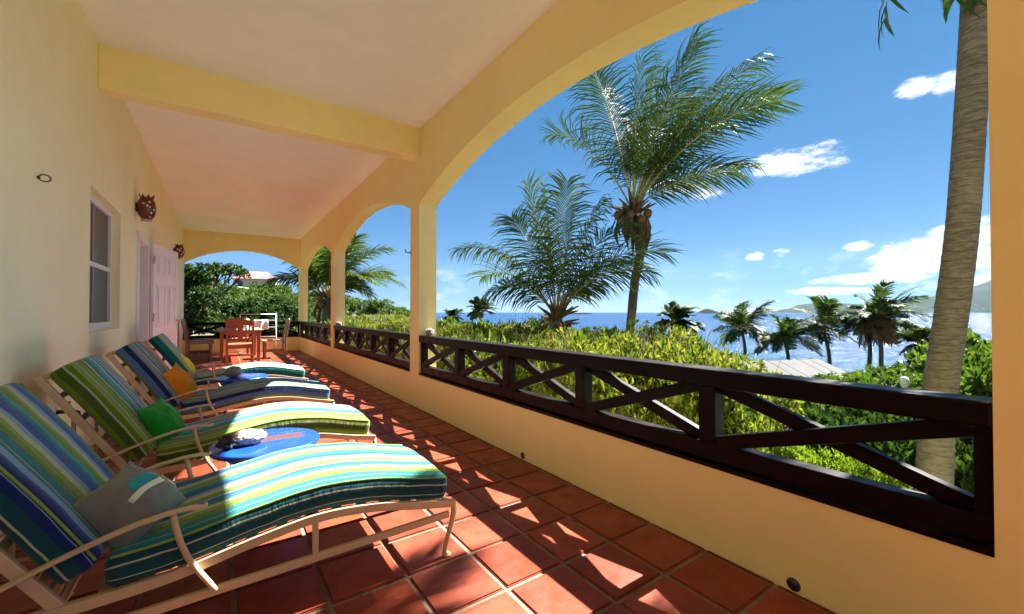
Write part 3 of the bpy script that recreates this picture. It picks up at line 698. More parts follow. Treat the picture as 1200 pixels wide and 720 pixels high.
def lounger(x, y, fab, label, ra=0., seed=0):
    """origin at the near side; foot end towards +X; near side at local y=0"""
    t = thing('sun_lounger', label, 'sun lounger', (x, y, 0), ra, 'striped sun loungers along the house wall')
    xsr = [-.46 + .04*k for k in range(36)]; xsr = [v for v in xsr if v < .92] + [.92]
    rect = lambda w, h: [(-w/2,-h/2),(w/2,-h/2),(w/2,h/2),(-w/2,h/2)]
    fm = MB()
    for yy in (.012, W_ - .012):
        fm.sweep([(v, yy, interp(RAILZ, v)) for v in xsr], rect(.024, .034))
    for v in (-.4, .0, .32, .62, .9): fm.tube([(v, .02, interp(RAILZ, v)-.004), (v, W_-.02, interp(RAILZ, v)-.004)], .011, 8)
    for v in [-.3 + .1*k for k in range(12)]: fm.box((v-.02, .02, interp(RAILZ, v)-.004), (v+.02, W_-.02, interp(RAILZ, v)+.0))
    fm.build('seat_frame', METAL, t, bevel=.004)
    for yy in (.012, W_-.012):
        MB().sweep([(v, yy, .196 - .028*(.9-v)/1.2) for v in [-.46 + 1.35*k/20 for k in range(21)]], rect(.02, .03)).build('lower_rail', METAL, t, bevel=.004)
        for v in (.31,): MB().beam((v, yy, .19), (v, yy, interp(RAILZ, v)-.012), .018, .022, up=(1,0,0)).build('strut', METAL, t, bevel=.003)
        # cabriole front leg with a small pad foot
        lg = MB(); lg.tube([(.915,yy,.235),(.917,yy,.20),(.905,yy,.15),(.885,yy,.09),(.872,yy,.045),(.868,yy,.02),(.885,yy,.009)], [.013,.014,.013,.011,.0105,.012,.013], 10)
        lg.lathe([(.016,0),(.02,.004),(.018,.012),(.008,.016)], 12, (.882, yy, .0)); lg.build('leg', METAL, t, True)
        lg = MB(); lg.tube([(-.43,yy,.25),(-.45,yy,.17),(-.48,yy,.09),(-.50,yy,.02),(-.49,yy,.008)], [.014,.014,.012,.012,.014], 10); lg.build('leg', METAL, t, True)
        # armrest: flat bar arching forward, and its curved post
        yo = yy - .024 if yy < .3 else yy + .024
        arm = [(-.72,.285),(-.62,.325),(-.50,.375),(-.40,.415),(-.30,.449),(-.22,.472),(-.14,.486),(-.08,.489),(-.05,.484),(-.036,.492)]
        pa = MB().sweep([(a, yo, b) for a, b in arm], [(-.015,-.0055),(.015,-.0055),(.015,.0055),(-.015,.0055)]).build('armrest', METAL, t, bevel=.004)
        post = [(-.128,.482),(-.122,.44),(-.108,.38),(-.088,.325),(-.06,.27),(-.03,.22),(-.012,.186)]
        MB().tube([(a, yo, b) for a, b in post], .0095, 10).build('armrest_post', METAL, t, True)
    bf = MB(); d = Vector((-.36, 0, .56)).normalized()
    for yy in (.02, W_-.02): bf.beam(Vector((-.39, yy, .25)), Vector((-.39, yy, .25)) + d*.68, .022, .034, up=(d.z, 0, -d.x))
    for s_ in (.1, .25, .4, .55, .67): q = Vector((-.39, 0, .25)) + d*s_; bf.beam(q + Vector((0, .02, 0)), q + Vector((0, W_-.02, 0)), .03, .012, up=(d.z, 0, -d.x))
    bf.build('back_frame', METAL, t, bevel=.004)
    pr = MB()
    for yy in (.06, W_-.06): q = Vector((-.39, yy, .25)) + d*.45; pr.tube([q, (-.64, yy, .22), (-.46, yy, .19)], .010, 8)
    pr.tube([(-.46,.0,.19),(-.46,W_,.19)], .011, 8); pr.build('back_prop', METAL, t, True)
    th = .105
    path = smooth_path([(v, interp(RAILZ, v) + .017 + th/2) for v in [-.30 + .045*k for k in range(27)] if v < .86] + [(.885, interp(RAILZ, .885) + .017 + th/2)])
    sc1 = cushion_mesh(path, W_ - .02, th, fab, 0., seed).build('seat_cushion', FAB[4] if fab is FAB[0] else fab, t, True, loc=(0, W_/2, 0))
    def piping(path, parent):
        P = [Vector((x, 0, z)) for x, z in path][3:-3]; n = len(P)
        for sd in (-1, 1):
            q = []
            for k in range(n):
                e = (P[min(k+1, n-1)] - P[max(k-1, 0)]).normalized(); nr = Vector((-e.z, 0, e.x)); nr = -nr if nr.z < 0 else nr
                q.append(P[k] + Vector((0, sd*((W_-.02)/2 - .006), 0)) + nr*(th/2 - .004))
            MB().tube(q, .0045, 6).build('piping', OLIVECL, parent, True)
    piping(path, sc1)
    n_ = Vector((d.z, 0, -d.x))
    s0 = Vector((-.39, 0, .25)) + n_*(.029 + th/2)
    bpts = [(s0 + d*(.055 + .62*k/16) + n_*(.012*math.sin(math.pi*k/16))) for k in range(17)]
    bpath = smooth_path([(p.x, p.z) for p in bpts]); bc = cushion_mesh(bpath, W_ - .02, th, fab, 5., seed + 11).build('back_cushion', fab, t, True, loc=(0, W_/2, 0))
    piping(bpath, bc)
    return t
lounger(0.0, 1.80, FAB[0], 'striped lounger in blue, teal and lime holding the grey fish pillow', 0, 1)
lounger(.0, 3.06, FAB[1], 'striped lounger with broad green edge stripes holding the bright green pillow', 0, 2)
lounger(.02, 4.52, FAB[2], 'striped lounger with lilac edge stripes holding the ochre pillow', 0, 3)
lounger(.04, 6.2, FAB[3], 'pale striped lounger nearest the wooden dining set holding the yellow pillow', 0, 4)

# ------------------------------------------------------------------ pillows
def pillow_mesh(w_, h_, t_, seed, n=26):
    mb = MB(); uv = []
    for side in (1, -1):
        base = len(mb.v)
        for j in range(n+1):
            for i in range(n+1):
                u = -1 + 2*i/n; v = -1 + 2*j/n
                pin = 1 - .10*(1 - abs(v)**2)*abs(u)**3 ; pin2 = 1 - .10*(1 - abs(u)**2)*abs(v)**3
                zz = t_/2 * (max(0, (1-abs(u)**2.1)*(1-abs(v)**2.1)))**.72
                wr = noise.noise(Vector((u*2.2+seed, v*2.2, side*3))) * .016 + noise.noise(Vector((u*6, v*6+seed, side))) * .006
                edge = min(1, 4*(1-max(abs(u), abs(v))))
                zz *= 1 - .22*v; mb.v.append((u*w_/2*pin*(1 - .08*v), v*h_/2*pin2, side*(zz + wr*edge))); uv.append((u, v))
        for j in range(n):
            for i in range(n):
                q = (base+j*(n+1)+i, base+j*(n+1)+i+1, base+(j+1)*(n+1)+i+1, base+(j+1)*(n+1)+i); mb.f.append(q if side == 1 else q[::-1])
    return mb
def pillow_pos(o, loc, nrm, spin):
    nz = Vector(nrm).normalized(); y = Vector((0, 0, 1)); y = (y - nz*y.dot(nz)).normalized(); x = y.cross(nz)
    M = Matrix((x, y, nz)).transposed().to_4x4() @ Matrix.Rotation(spin, 4, 'Z'); o.rotation_euler = M.to_euler(); o.location = loc
g = thing('pillow', 'grey denim pillow with a striped fish motif on the blue and lime lounger', 'pillow')
pillow_mesh(.25, .25, .25, 1).build('cover', GREYCL, g, True)
def patch(pts, zt, name, m_, wv=.02):
    """appliqué: thin cloth strip sitting on the pillow front"""
    mb = MB(); n = len(pts)
    def hz(x, y): return .25/2*(max(0, (1-abs(x/.125)**2.1)*(1-abs(y/.125)**2.1)))**.72*(1 - .22*y/.125) + noise.noise(Vector((x/.125*2.2+1, y/.125*2.2, 3)))*.016 + noise.noise(Vector((x/.125*6, y/.125*6+1, 1)))*.006 + zt
    for (x0, y0_, w0) in pts:
        for s in range(5): yy = y0_ + (s/4-.5)*2*w0; mb.v.append((x0, yy, hz(x0, yy)))
    for i in range(n-1):
        for s in range(4): mb.f.append((i*5+s, (i+1)*5+s, (i+1)*5+s+1, i*5+s+1))
    o = mb.build(name, m_, g, True); md = o.modifiers.new('s', 'SOLIDIFY'); md.thickness = .003; return o
patch([(-.035+.011*k, .030 + .008*math.sin(k*.45), .004+.018*math.sin(math.pi*(k+.5)/10.)) for k in range(10)], .003, 'fish_body', TEALCL)
patch([(-.06+.012*k, .000 + .006*math.sin(k*.45), .010) for k in range(11)], .003, 'fish_belly', PALECL)
patch([(.082+.005*k, -.045 + .009*k, .017) for k in range(5)], .003, 'fish_tail', WHITECL)
pillow_pos(g, (-.262, 1.99, .470), (.46, -.62, .60), rad(24))
def plain_pillow(loc, nrm, spin, w_, h_, t_, m_, label, seed):
    o = pillow_mesh(w_, h_, t_, seed).build('pillow', m_, None, True); tag(o, label, 'pillow'); pillow_pos(o, loc, nrm, spin); return o
plain_pillow((-.295, 3.33, .48), (.75, -.35, .4), rad(8), .27, .27, .15, GREENCL, 'bright green cotton pillow leaning on a striped lounger back', 4)
plain_pillow((-.30, 4.80, .50), (.8, -.3, .35), rad(15), .32, .36, .16, ORANGECL, 'ochre orange cotton pillow on the lilac striped lounger', 6)
plain_pillow((-.38, 6.48, .48), (.8, -.2, .4), rad(20), .36, .36, .17, YELLOWCL, 'lemon yellow cotton pillow on the farthest pale striped lounger', 8)

# ------------------------------------------------------------------ blue side tables and what lies on them
def side_table(x, y, label, top=.42):
    t = thing('side_table', label, 'side table', (x, y, 0), 0, 'blue side tables between the loungers')
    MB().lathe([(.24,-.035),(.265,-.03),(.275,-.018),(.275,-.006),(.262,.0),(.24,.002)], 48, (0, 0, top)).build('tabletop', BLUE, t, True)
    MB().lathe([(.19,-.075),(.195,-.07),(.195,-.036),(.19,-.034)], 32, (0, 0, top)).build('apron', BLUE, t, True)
    for k in range(4):
        a = rad(45 + 90*k); c, s = math.cos(a), math.sin(a)
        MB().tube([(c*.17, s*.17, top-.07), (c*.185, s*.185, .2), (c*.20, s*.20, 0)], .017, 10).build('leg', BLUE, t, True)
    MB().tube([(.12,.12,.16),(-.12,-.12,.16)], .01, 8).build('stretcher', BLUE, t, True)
    return t
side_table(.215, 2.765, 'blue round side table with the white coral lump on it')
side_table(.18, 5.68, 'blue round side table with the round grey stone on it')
def lump(name, m_, c, r, s, seed, amp, freq, label, cat):
    bm = bmesh.new(); bmesh.ops.create_icosphere(bm, subdivisions=5, radius=1)
    for v in bm.verts:
        d = v.co.normalized(); k = 1 + amp*noise.fractal(d*freq + Vector((seed, 0, 0)), 1., 2., 4)
        v.co = Vector((d.x*s[0], d.y*s[1], d.z*s[2]))*r*k
    zmin = min(v.co.z for v in bm.verts)
    me = bpy.data.meshes.new(name); bm.to_mesh(me); bm.free(); me.materials.append(m_); me.polygons.foreach_set('use_smooth', [True]*len(me.polygons))
    o = link(name, me); o.location = (c[0], c[1], c[2] - zmin*.97 if True else 0); return tag(o, label, cat)
lump('coral', CORAL, (.12, 2.74, .42), .085, (1.05, .8, .48), 2, .13, 3.5, 'white bleached coral lump on the blue table', 'coral')
lump('driftwood', DRIFT, (.03, 2.70, .42), .05, (.9, .9, .62), 5, .45, 2.5, 'knobbly black driftwood piece beside the white coral', 'driftwood')
lump('stone', STONE, (.115, 5.62, .42), .085, (1., .9, .75), 9, .06, 2., 'round grey stone on the blue table by the yellow pillow', 'stone')
def conch(p, seed, label):
    o = lump('seashell', SHELL, p, .05, (.9, 1.3, .7), seed, .5, 2.2, label, 'shell'); return o
conch((XR + .07, 4.62, .87), 3, 'white seashell on the railing top beside the slim pillar near the blue side table')
conch((XR + .07, 9.28, .87), 7, 'white seashell on the railing top near the dining chairs')

# ------------------------------------------------------------------ dining set
def chair(x, y, rz, m_, label, arms=False):
    """faces +Y in its own frame, origin on the floor under the seat centre"""
    t = thing('dining_chair', label, 'chair', (x, y, 0), rz, 'wooden chairs round the dining table')
    w2 = .235
    for sx in (-1, 1):
        MB().beam((sx*w2, .22, 0), (sx*w2, .22, .43), .045, .045, up=(0,1,0)).build('leg', m_, t, bevel=.004)
        MB().sweep([(sx*w2, -.22, 0), (sx*w2, -.215, .25), (sx*w2, -.215, .45), (sx*w2, -.25, .7), (sx*w2, -.30, .95)], [(-.022,-.022),(.022,-.022),(.022,.022),(-.022,.022)], up=(1,0,0)).build('leg', m_, t, bevel=.004)
        MB().beam((sx*w2, -.2, .18), (sx*w2, .2, .18), .02, .035).build('stretcher', m_, t, bevel=.003)
    st = bpy.data.objects.new('seat', None)
    for k in range(6):
        yy = -.2 + .082*k
        MB().box((-w2-.012, yy, .432), (w2+.012, yy+.073, .455)).build('seat_slat', m_, t, bevel=.004)
    ap = MB().box((-w2+.022, .205, .37), (w2-.022, .235, .43)); ap.box((-w2+.022, -.235, .36), (w2-.022, -.205, .425)); ap.build('apron', m_, t, bevel=.003)
    MB().beam((-w2+.02, 0, .2), (w2-.02, 0, .2), .02, .035).build('stretcher', m_, t, bevel=.003)
    n = 12; tr = MB()
    pts = [(-w2-.03 + (2*w2+.06)*k/n, -.285 - .02*math.sin(math.pi*k/n), .905 + .025*math.sin(math.pi*k/n)) for k in range(n+1)]
    tr.sweep(pts, [(-.06,-.014),(.06,-.014),(.06,.014),(-.06,.014)], up=(0,-.18,.98)); tr.build('top_rail', m_, t, bevel=.005)
    MB().beam((-w2+.02, -.232, .53), (w2-.02, -.232, .53), .022, .05).build('lower_rail', m_, t, bevel=.003)
    for (xx, ww) in ((-.165,.03),(-.105,.03),(0,.10),(.105,.03),(.165,.03)):
        MB().beam((xx, -.232, .55), (xx, -.285, .86), ww, .014, up=(0,1,.16)).build('slat', m_, t, bevel=.002)
    return t
chair(.33, 11.05, 0, REDWOOD, 'red-brown wooden chair with its slatted back to the loungers')
chair(1.10, 12.1, rad(90), PALEWOOD, 'weathered wooden chair on the sea side of the table')
chair(-.42, 11.95, rad(-90), PALEWOOD, 'weathered wooden chair by the house wall at the table')
chair(-.45, 12.75, rad(-90), REDWOOD, 'red-brown wooden chair by the house wall farther along the table')
chair(.35, 13.55, rad(180), REDWOOD, 'red-brown wooden chair at the head of the table under the end railing')
tb = thing('dining_table', 'long pale-topped wooden dining table at the end of the veranda', 'table', (.36, 12.3, 0))
for k in range(6): MB().box((-.44 + .148*k, -.9, .715), (-.44 + .148*k + .141, .9, .74)).build('plank', PALEWOOD, tb, bevel=.004)
for sx in (-1, 1):
    for sy in (-1, 1): MB().box((sx*.36-.035, sy*.78-.035, 0), (sx*.36+.035, sy*.78+.035, .66)).build('leg', REDWOOD, tb, bevel=.005)
ap = MB().box((-.40, -.82, .64), (.40, -.79, .714)); ap.box((-.40, .79, .64), (.40, .82, .714)); ap.box((-.40, -.79, .64), (-.37, .79, .714)); ap.box((.37, -.79, .64), (.40, .79, .714)); ap.build('apron', REDWOOD, tb, bevel=.004)
ln = thing('lantern', 'small white lantern standing on the dining table', 'lantern', (.50, 12.25, .74))
MB().lathe([(.085,0),(.09,.01),(.085,.03),(.06,.05),(.055,.06)], 20).build('base', WHITE2, ln, True)
MB().lathe([(.055,.06),(.075,.1),(.075,.17),(.05,.20)], 20).build('globe', WHITE2, ln, True)
MB().lathe([(.05,.2),(.08,.205),(.04,.25),(.012,.27),(.01,.30)], 20).build('cap', WHITE2, ln, True)
dr = thing('drying_rack', 'white tubular drying rack standing before the end railing', 'rack', (0, 13.95, 0))
for xx in (.42, 1.30): MB().tube([(xx, 0, 0), (xx, 0, 1.10)], .016, 8).build('post', WHITE2, dr, True)
for zz in (1.09, .92, .72, .45): MB().tube([(.42, 0, zz), (1.30, 0, zz)], .011, 8).build('rung', WHITE2, dr, True)
for xx in (.42, 1.30): MB().tube([(xx, -.2, .012), (xx, .17, .012)], .014, 8).build('foot', WHITE2, dr, True)
tw = MB(); 
for k in range(13):
    for j in range(9):
        tw.v.append((.55 + .55*k/12, .02 + .02*math.sin(k*1.3 + j*.2), .93 - .28*j/8))
tw.f = [(k*9+j, (k+1)*9+j, (k+1)*9+j+1, k*9+j+1) for k in range(12) for j in range(8)]
o = tw.build('towel', WHITECL, None, True, loc=(0, 13.90, 0)); md = o.modifiers.new('s', 'SOLIDIFY'); md.thickness = .006
tag(o, 'white towel hung on the drying rack by the end railing', 'towel')

# ================================================================== VEGETATION
def frond_mesh(p0, p1, p2, L, nl, rg, wid=.045, wind=Vector((0,0,0)), droop=.5, curl=0., m_=None, rr=.022):
    """pinnate palm frond along a quadratic curve; leaflets are folded strips drooping and blown by the wind"""
    mb = MB(); m2 = MB()
    B = lambda t: p0*(1-t)**2 + p1*(2*t*(1-t)) + p2*t*t
    pts = [B(k/12) for k in range(13)]
    m2.tube(pts, [rr*(1 - .85*k/12) for k in range(13)], 5)
    up0 = Vector((0, 0, 1))
    droop *= rg.uniform(.5, 1.5); wind = wind*rg.uniform(.3, 1.5)
    up0 = (up0 + Vector((rg.uniform(-.5, .5), rg.uniform(-.5, .5), 0))).normalized(); G = Vector((0, 0, -1))
    for i in range(nl):
        t = .17 + .83*i/(nl-1); c = B(t); T = (B(min(1, t+.02)) - B(max(0, t-.02))).normalized()
        S = T.cross(up0)
        if S.length < .15: S = T.cross(Vector((.6, .8, 0)))
        S.normalize(); N = S.cross(T).normalized()
        ll = L*(math.sin(math.pi*(.06 + .84*t))**.6)*rg.uniform(.8, 1.15)
        if rg.random() < .03: continue
        for sd in (1, -1):
            d = (S*sd + T*(.5 + .9*t**2) + N*rg.uniform(-.05, .4)).normalized()
            g = G*droop*rg.uniform(.6, 1.5) + wind*rg.uniform(.5, 1.4)
            p = c; k = len(mb.v); hw = wid/2*rg.uniform(.8, 1.15)
            for q, (f, wd_) in enumerate(((.0, .55), (.33, 1.), (.36, .8), (.34, .0))):
                p = p + d*ll*f
                d = (d + g*.42).normalized() if q else d
                wv = d.cross(N)
                wv = wv.normalized() if wv.length > 1e-3 else S
                if wd_: mb.v += [tuple(p - wv*hw*wd_), tuple(p + wv*hw*wd_)]
                else: mb.v.append(tuple(p))
            mb.f += [(k, k+1, k+3, k+2), (k+2, k+3, k+5, k+4), (k+4, k+5, k+6)]
    # join rachis into the same mesh, own material slot
    off = len(mb.v); nf = len(mb.f); mb.v += m2.v; mb.f += [tuple(i+off for i in f) for f in m2.f]
    me = mb.mesh('frond', m_ or L_PALM); me.materials.append(RACHIS)
    mi = [0]*nf + [1]*(len(mb.f)-nf); me.polygons.foreach_set('material_index', mi); return me
def trunk_mb(pts, r0, r1, seg=14, ringstep=.09, flare=1.5):
    P = [Vector(p) for p in pts]
    # Catmull-Rom through the points
    S = []
    for i in range(len(P)-1):
        a, b, c, d = P[max(i-1, 0)], P[i], P[i+1], P[min(i+2, len(P)-1)]
        for k in range(12):
            t = k/12; S.append(.5*((2*b) + (c-a)*t + (2*a-5*b+4*c-d)*t*t + (3*b-a-3*c+d)*t**3))
    S.append(P[-1])
    L = [0]
    for a, b in zip(S, S[1:]): L.append(L[-1] + (b-a).length)
    tot = L[-1]; n = max(8, int(tot/(ringstep/2))); out = []; rs = []
    for k in range(n+1):
        q = tot*k/n; i = 0
        while i < len(L)-2 and L[i+1] < q: i += 1
        f = (q-L[i])/max(1e-6, L[i+1]-L[i]); out.append(S[i].lerp(S[i+1], f)); t = k/n
        rs.append((r0 + (r1-r0)*t)*(1 + (flare-1)*math.exp(-t*14))*(1.0 + (.014 if k % 2 else -.010)*(1 + noise.noise(Vector((k*.9, 3, 0)))) + .03*noise.noise(Vector((k*.22, 0, 2)))))
    return MB().tube(out, rs, seg)
WIND = CR*.55 + Vector((0, 0, .0))
def palm(label, trunk_pts, r0, r1, heart, fronds, scale, seed, m_=None, nuts=0, dry=0, group=None, leaflet=.75, nl=60, wid=.045, wind=WIND, droop=.5, hang=0):
    """fronds: list of (right, up, depth, sag) tip offsets from the heart in metres on camera right / up / forward"""
    rg = random.Random(seed); H = Vector(heart); base = Vector(trunk_pts[0])
    t = thing('palm_tree', label, 'palm tree', base, 0, group)
    tr = trunk_mb([Vector(p) - base for p in trunk_pts], r0, r1); tr.build('trunk', TRUNK, t, True)
    fw = Vector((CF.x, CF.y, 0)).normalized(); h = H - base
    for i, fr in enumerate(fronds):
        r, u, dpt, sag = fr[:4]
        tip = CR*r + Vector((0, 0, u)) + fw*dpt; Ln = tip.length
        p1 = tip*.45 + Vector((0, 0, 1))*sag*Ln
        isdry = len(fr) > 4
        me = frond_mesh(h + tip.normalized()*.05, h + p1, h + tip, leaflet*scale*(.75 + .25*min(1, Ln/3.)), nl, rg, wid, wind, droop, 0., L_DRY if isdry else m_, .022*scale)
        link('frond', me, t)
    cb = MB()
    for k in range(24):
        a = rg.uniform(0, 6.28); d = Vector((math.cos(a)*.6, math.sin(a)*.6, rg.uniform(.1, 1.2))).normalized()
        s = h - Vector((0, 0, .25*scale*rg.random())); cb.tube([s, s + d*.32*scale, s + d*.62*scale + Vector((0, 0, -.05*scale))], [.06*scale, .04*scale, .012*scale], 6)
    cb.build('leaf_sheaths', HUSK, t, True)
    for k in range(nuts):
        a = 2.4*k + rg.random()*.5; rr = .30*scale*rg.uniform(.7, 1.5)
        mb = MB(); s_ = .092*scale*rg.uniform(.85, 1.15)
        mb.lathe([(.02*s_/.11,-.13*s_/.11),(.07*s_/.11,-.10*s_/.11),(.105*s_/.11,-.03*s_/.11),(.105*s_/.11,.04*s_/.11),(.06*s_/.11,.11*s_/.11),(.015*s_/.11,.13*s_/.11)], 10)
        mb.build('coconut', NUT, t, True, loc=h + Vector((math.cos(a)*rr, math.sin(a)*rr, -.02*scale - .34*scale*rg.random())))
    for k in range(hang):     # dead leaf bases and spathes hanging round the trunk
        a = rg.uniform(0, 6.28); d = Vector((math.cos(a), math.sin(a), 0)); s = h + Vector((0, 0, -.1*scale))
        mb = MB(); ln_ = scale*rg.uniform(.5, 1.0); mb.tube([s + d*.1*scale, s + d*.3*scale + Vector((0, 0, -.2*ln_)), s + d*.38*scale + Vector((0, 0, -.6*ln_)), s + d*.3*scale + Vector((0, 0, -1.*ln_))], [.03*scale, .06*scale, .05*scale, .008*scale], 5)
        mb.build('dead_spathe', HUSK, t, True)
    return t
def px_fronds(hu, hv, D, tips, rg):
    """tips as picture directions (u, v) seen from the heart at distance D; depth offset fans the crown out"""
    return [((u-hu)/FPX*D, (hv-v)/FPX*D, dz, sag) for (u, v, dz, sag) in tips]
rg = random.Random(11)
def ground_at(p): return Vector((p.x, p.y, terrain(p.x, p.y)))
# the tall coconut palm beyond the wide arch
D = 12.0; h1 = dep(741, 246, D); b1 = dep(738, 392, D)
tips = [(648,150,.4,.38),(694,95,-.5,.2),(715,85,.9,.15),(738,92,-1.,.12),(770,72,.3,.14),(795,76,-.9,.18),(815,90,1.2,.22),(838,102,-.3,.28),(858,112,.8,.3),(898,122,-.4,.36),(880,118,1.6,.3),(862,150,-1.4,.32),
        (892,190,.2,.2),(860,160,-2.1,.3),(850,190,2.2,.25),(790,100,2.6,.25),(830,130,-2.4,.25),(755,100,1.8,.15),(840,215,-1.,.22),(785,95,-1.8,.15),(815,110,.2,.2)]
fr = px_fronds(741, 246, D, tips, rg)
bt = ground_at(Vector((b1.x, b1.y, 0)))
palm('tall coconut palm with yellow nuts, its wind-blown crown high above the hedge', [bt - Vector((0,0,.3)) - CR*.3, b1, dep(744,330,D), dep(751,290,D), dep(741,262,D), h1], .145, .115, h1, fr, 1.25, 21, nuts=10, leaflet=1.02, nl=52, wid=.036, hang=20, wind=CR*.75, droop=.8)
# young palm without a trunk above the hedge
D = 10.5; h2 = dep(652, 372, D)
tips = [(535,290,.3,.42),(560,320,1.2,.4),(600,245,1.,.2),(618,222,-.3,.12),(640,212,.5,.06),(660,225,-.8,.06),(683,222,.9,.12),(700,245,-.6,.2),(735,262,.3,.32),(770,300,-.5,.42),(778,308,1.,.42),(745,325,-1.,.42),(575,345,-1.,.45),(700,340,1.,.5)]
b2 = ground_at(Vector((h2.x, h2.y, 0)))
palm('young coconut palm with fronds fanning up from behind the hedge', [b2 - Vector((0,0,.3)), h2 - Vector((0,0,.5)), h2], .2, .15, h2, px_fronds(652, 372, D, tips, rg), 1.1, 22, L_PALM2, leaflet=.95, nl=46, wid=.038, wind=CR*.3, droop=1.0, hang=8)
# palm seen through the far arches
D = 17.; h3 = dep(384, 350, D)
tips = [(340,300,.5,.4),(350,275,-1.,.3),(362,258,.8,.2),(380,250,-.4,.1),(402,262,.6,.15),(425,282,-.8,.22),(450,290,.4,.34),(468,332,.2,.4),(455,335,-1.2,.4),(440,318,1.6,.35),(335,330,-1.,.4),(420,345,1.4,.5),(395,280,2.,.2),(370,285,-2.,.2),(345,315,1.8,.4),(415,300,-2.,.3),(430,335,-.4,.45)]
b3 = ground_at(Vector((h3.x, h3.y, 0)))
palm('pale green palm growing beyond the slender pillars past the end of the veranda', [b3 - Vector((0,0,.3)), dep(383, 390, D), h3], .22, .18, h3, px_fronds(384, 350, D, tips, rg), 1.3, 23, L_PALM2, leaflet=.8, nl=56, wid=.06, wind=CR*.35, droop=.7, nuts=6, hang=4)
# leaning palm right outside the wide arch
D = 3.1
tp_ = [(1086,690),(1094,570),(1100,470),(1113,380),(1127,270),(1136,150),(1142,50),(1146,-30),(1151,-140),(1155,-300),(1157,-400)]
pts = [dep(u, v, D) for u, v in tp_]
h4 = pts[-1]; g4 = ground_at(pts[0]); pts = [g4 - Vector((0,0,.2))] + pts[1:]
fr4 = [(-.70,-2.62,.1,.7),(-.38,-2.60,-.1,.65),(-.14,-2.45,-.12,.5),(-.2,2.4,-.5,.2),(.4,2.3,.5,.15),(1.4,1.9,-.3,.25),(2.2,1.0,.8,.35),(2.5,.3,-.6,.4),(1.9,-.4,.3,.45),(.2,2.0,1.6,.3),(.7,1.6,1.8,.3),(1.1,1.2,2.2,.3),(1.2,1.4,-1.4,.3),(2.1,1.6,1.6,.3),(1.0,.8,2.4,.4),(1.9,.2,2.0,.4),(2.3,-.3,1.2,.45)]
palm('thick grey leaning palm trunk close behind the wide railing', pts, .099, .078, h4, fr4, .95, 24, leaflet=.6, nl=54, wid=.04, wind=CR*.6, droop=.55, hang=5)
# far beach palms, all swept by the trade wind
far = [(790,378,790,398,23,'dark',24),(814,386,814,402,9,'s',30),(869,386,871,420,34,'d',48),(919,398,922,425,30,'d',44),(965,388,972,422,38,'d',44),(1028,372,1031,416,36,'big',40),(1018,385,1015,416,26,'d',41),(1078,404,1080,425,28,'s',32),(561,366,561,384,16,'s',40),(528,372,528,384,12,'s',42)]
labels = ['dark beach palm behind the hedge next to the tall palm trunk','small palm half hidden beside a larger dark beach palm','slim beach palm standing left of the grey roof end towards the islet','low bushy beach palm rising just behind the grey roof','leaning beach palm standing clear on the shore past the grey roof',
          'tallest beach palm with a swept crown and orange dead fronds','second slim trunk beside the tallest beach palm with orange fronds','low spreading palm between the shore and the thick leaning trunk','small palm tuft on the skyline beyond the hedge near the slim pillar','tiny palm tuft beyond the hedge right against the slim pillar']
for (hu, hv, bu, bv, R2, kind, D), lab in zip(far, labels):
    rg2 = random.Random(hu); hh = dep(hu, hv, D); bb = dep(bu, bv, D); bb = ground_at(bb); rr = R2/FPX*D*1.15
    frs = []
    n = 24
    for k in range(n):
        a = 2*math.pi*k/n + rg2.uniform(-.2, .2); e = rg2.uniform(-.5, 1.0)
        q = Vector((math.cos(a)*math.cos(e), math.sin(e)*1.05, math.sin(a)*math.cos(e)))*rr*rg2.uniform(.75, 1.1)
        q.x += .22*rr
        item = (q.x, q.y, q.z, rg2.uniform(.2, .4))
        frs.append(item)
    if kind == 'big':
        for k in range(7): a = rg2.uniform(0, 6.28); frs.append((math.cos(a)*.5*rr, -.75*rr*rg2.uniform(.8, 1.1), math.sin(a)*.5*rr, .45, 1))
    palm(lab, [bb - Vector((0,0,.3)), bb.lerp(hh, .5) + CR*.02*D*.3, hh], .2, .15, hh, frs, rr/2.6, hu, leaflet=.9, nl=26, wid=.14, wind=CR*.9, droop=.5, hang=3, group=None)

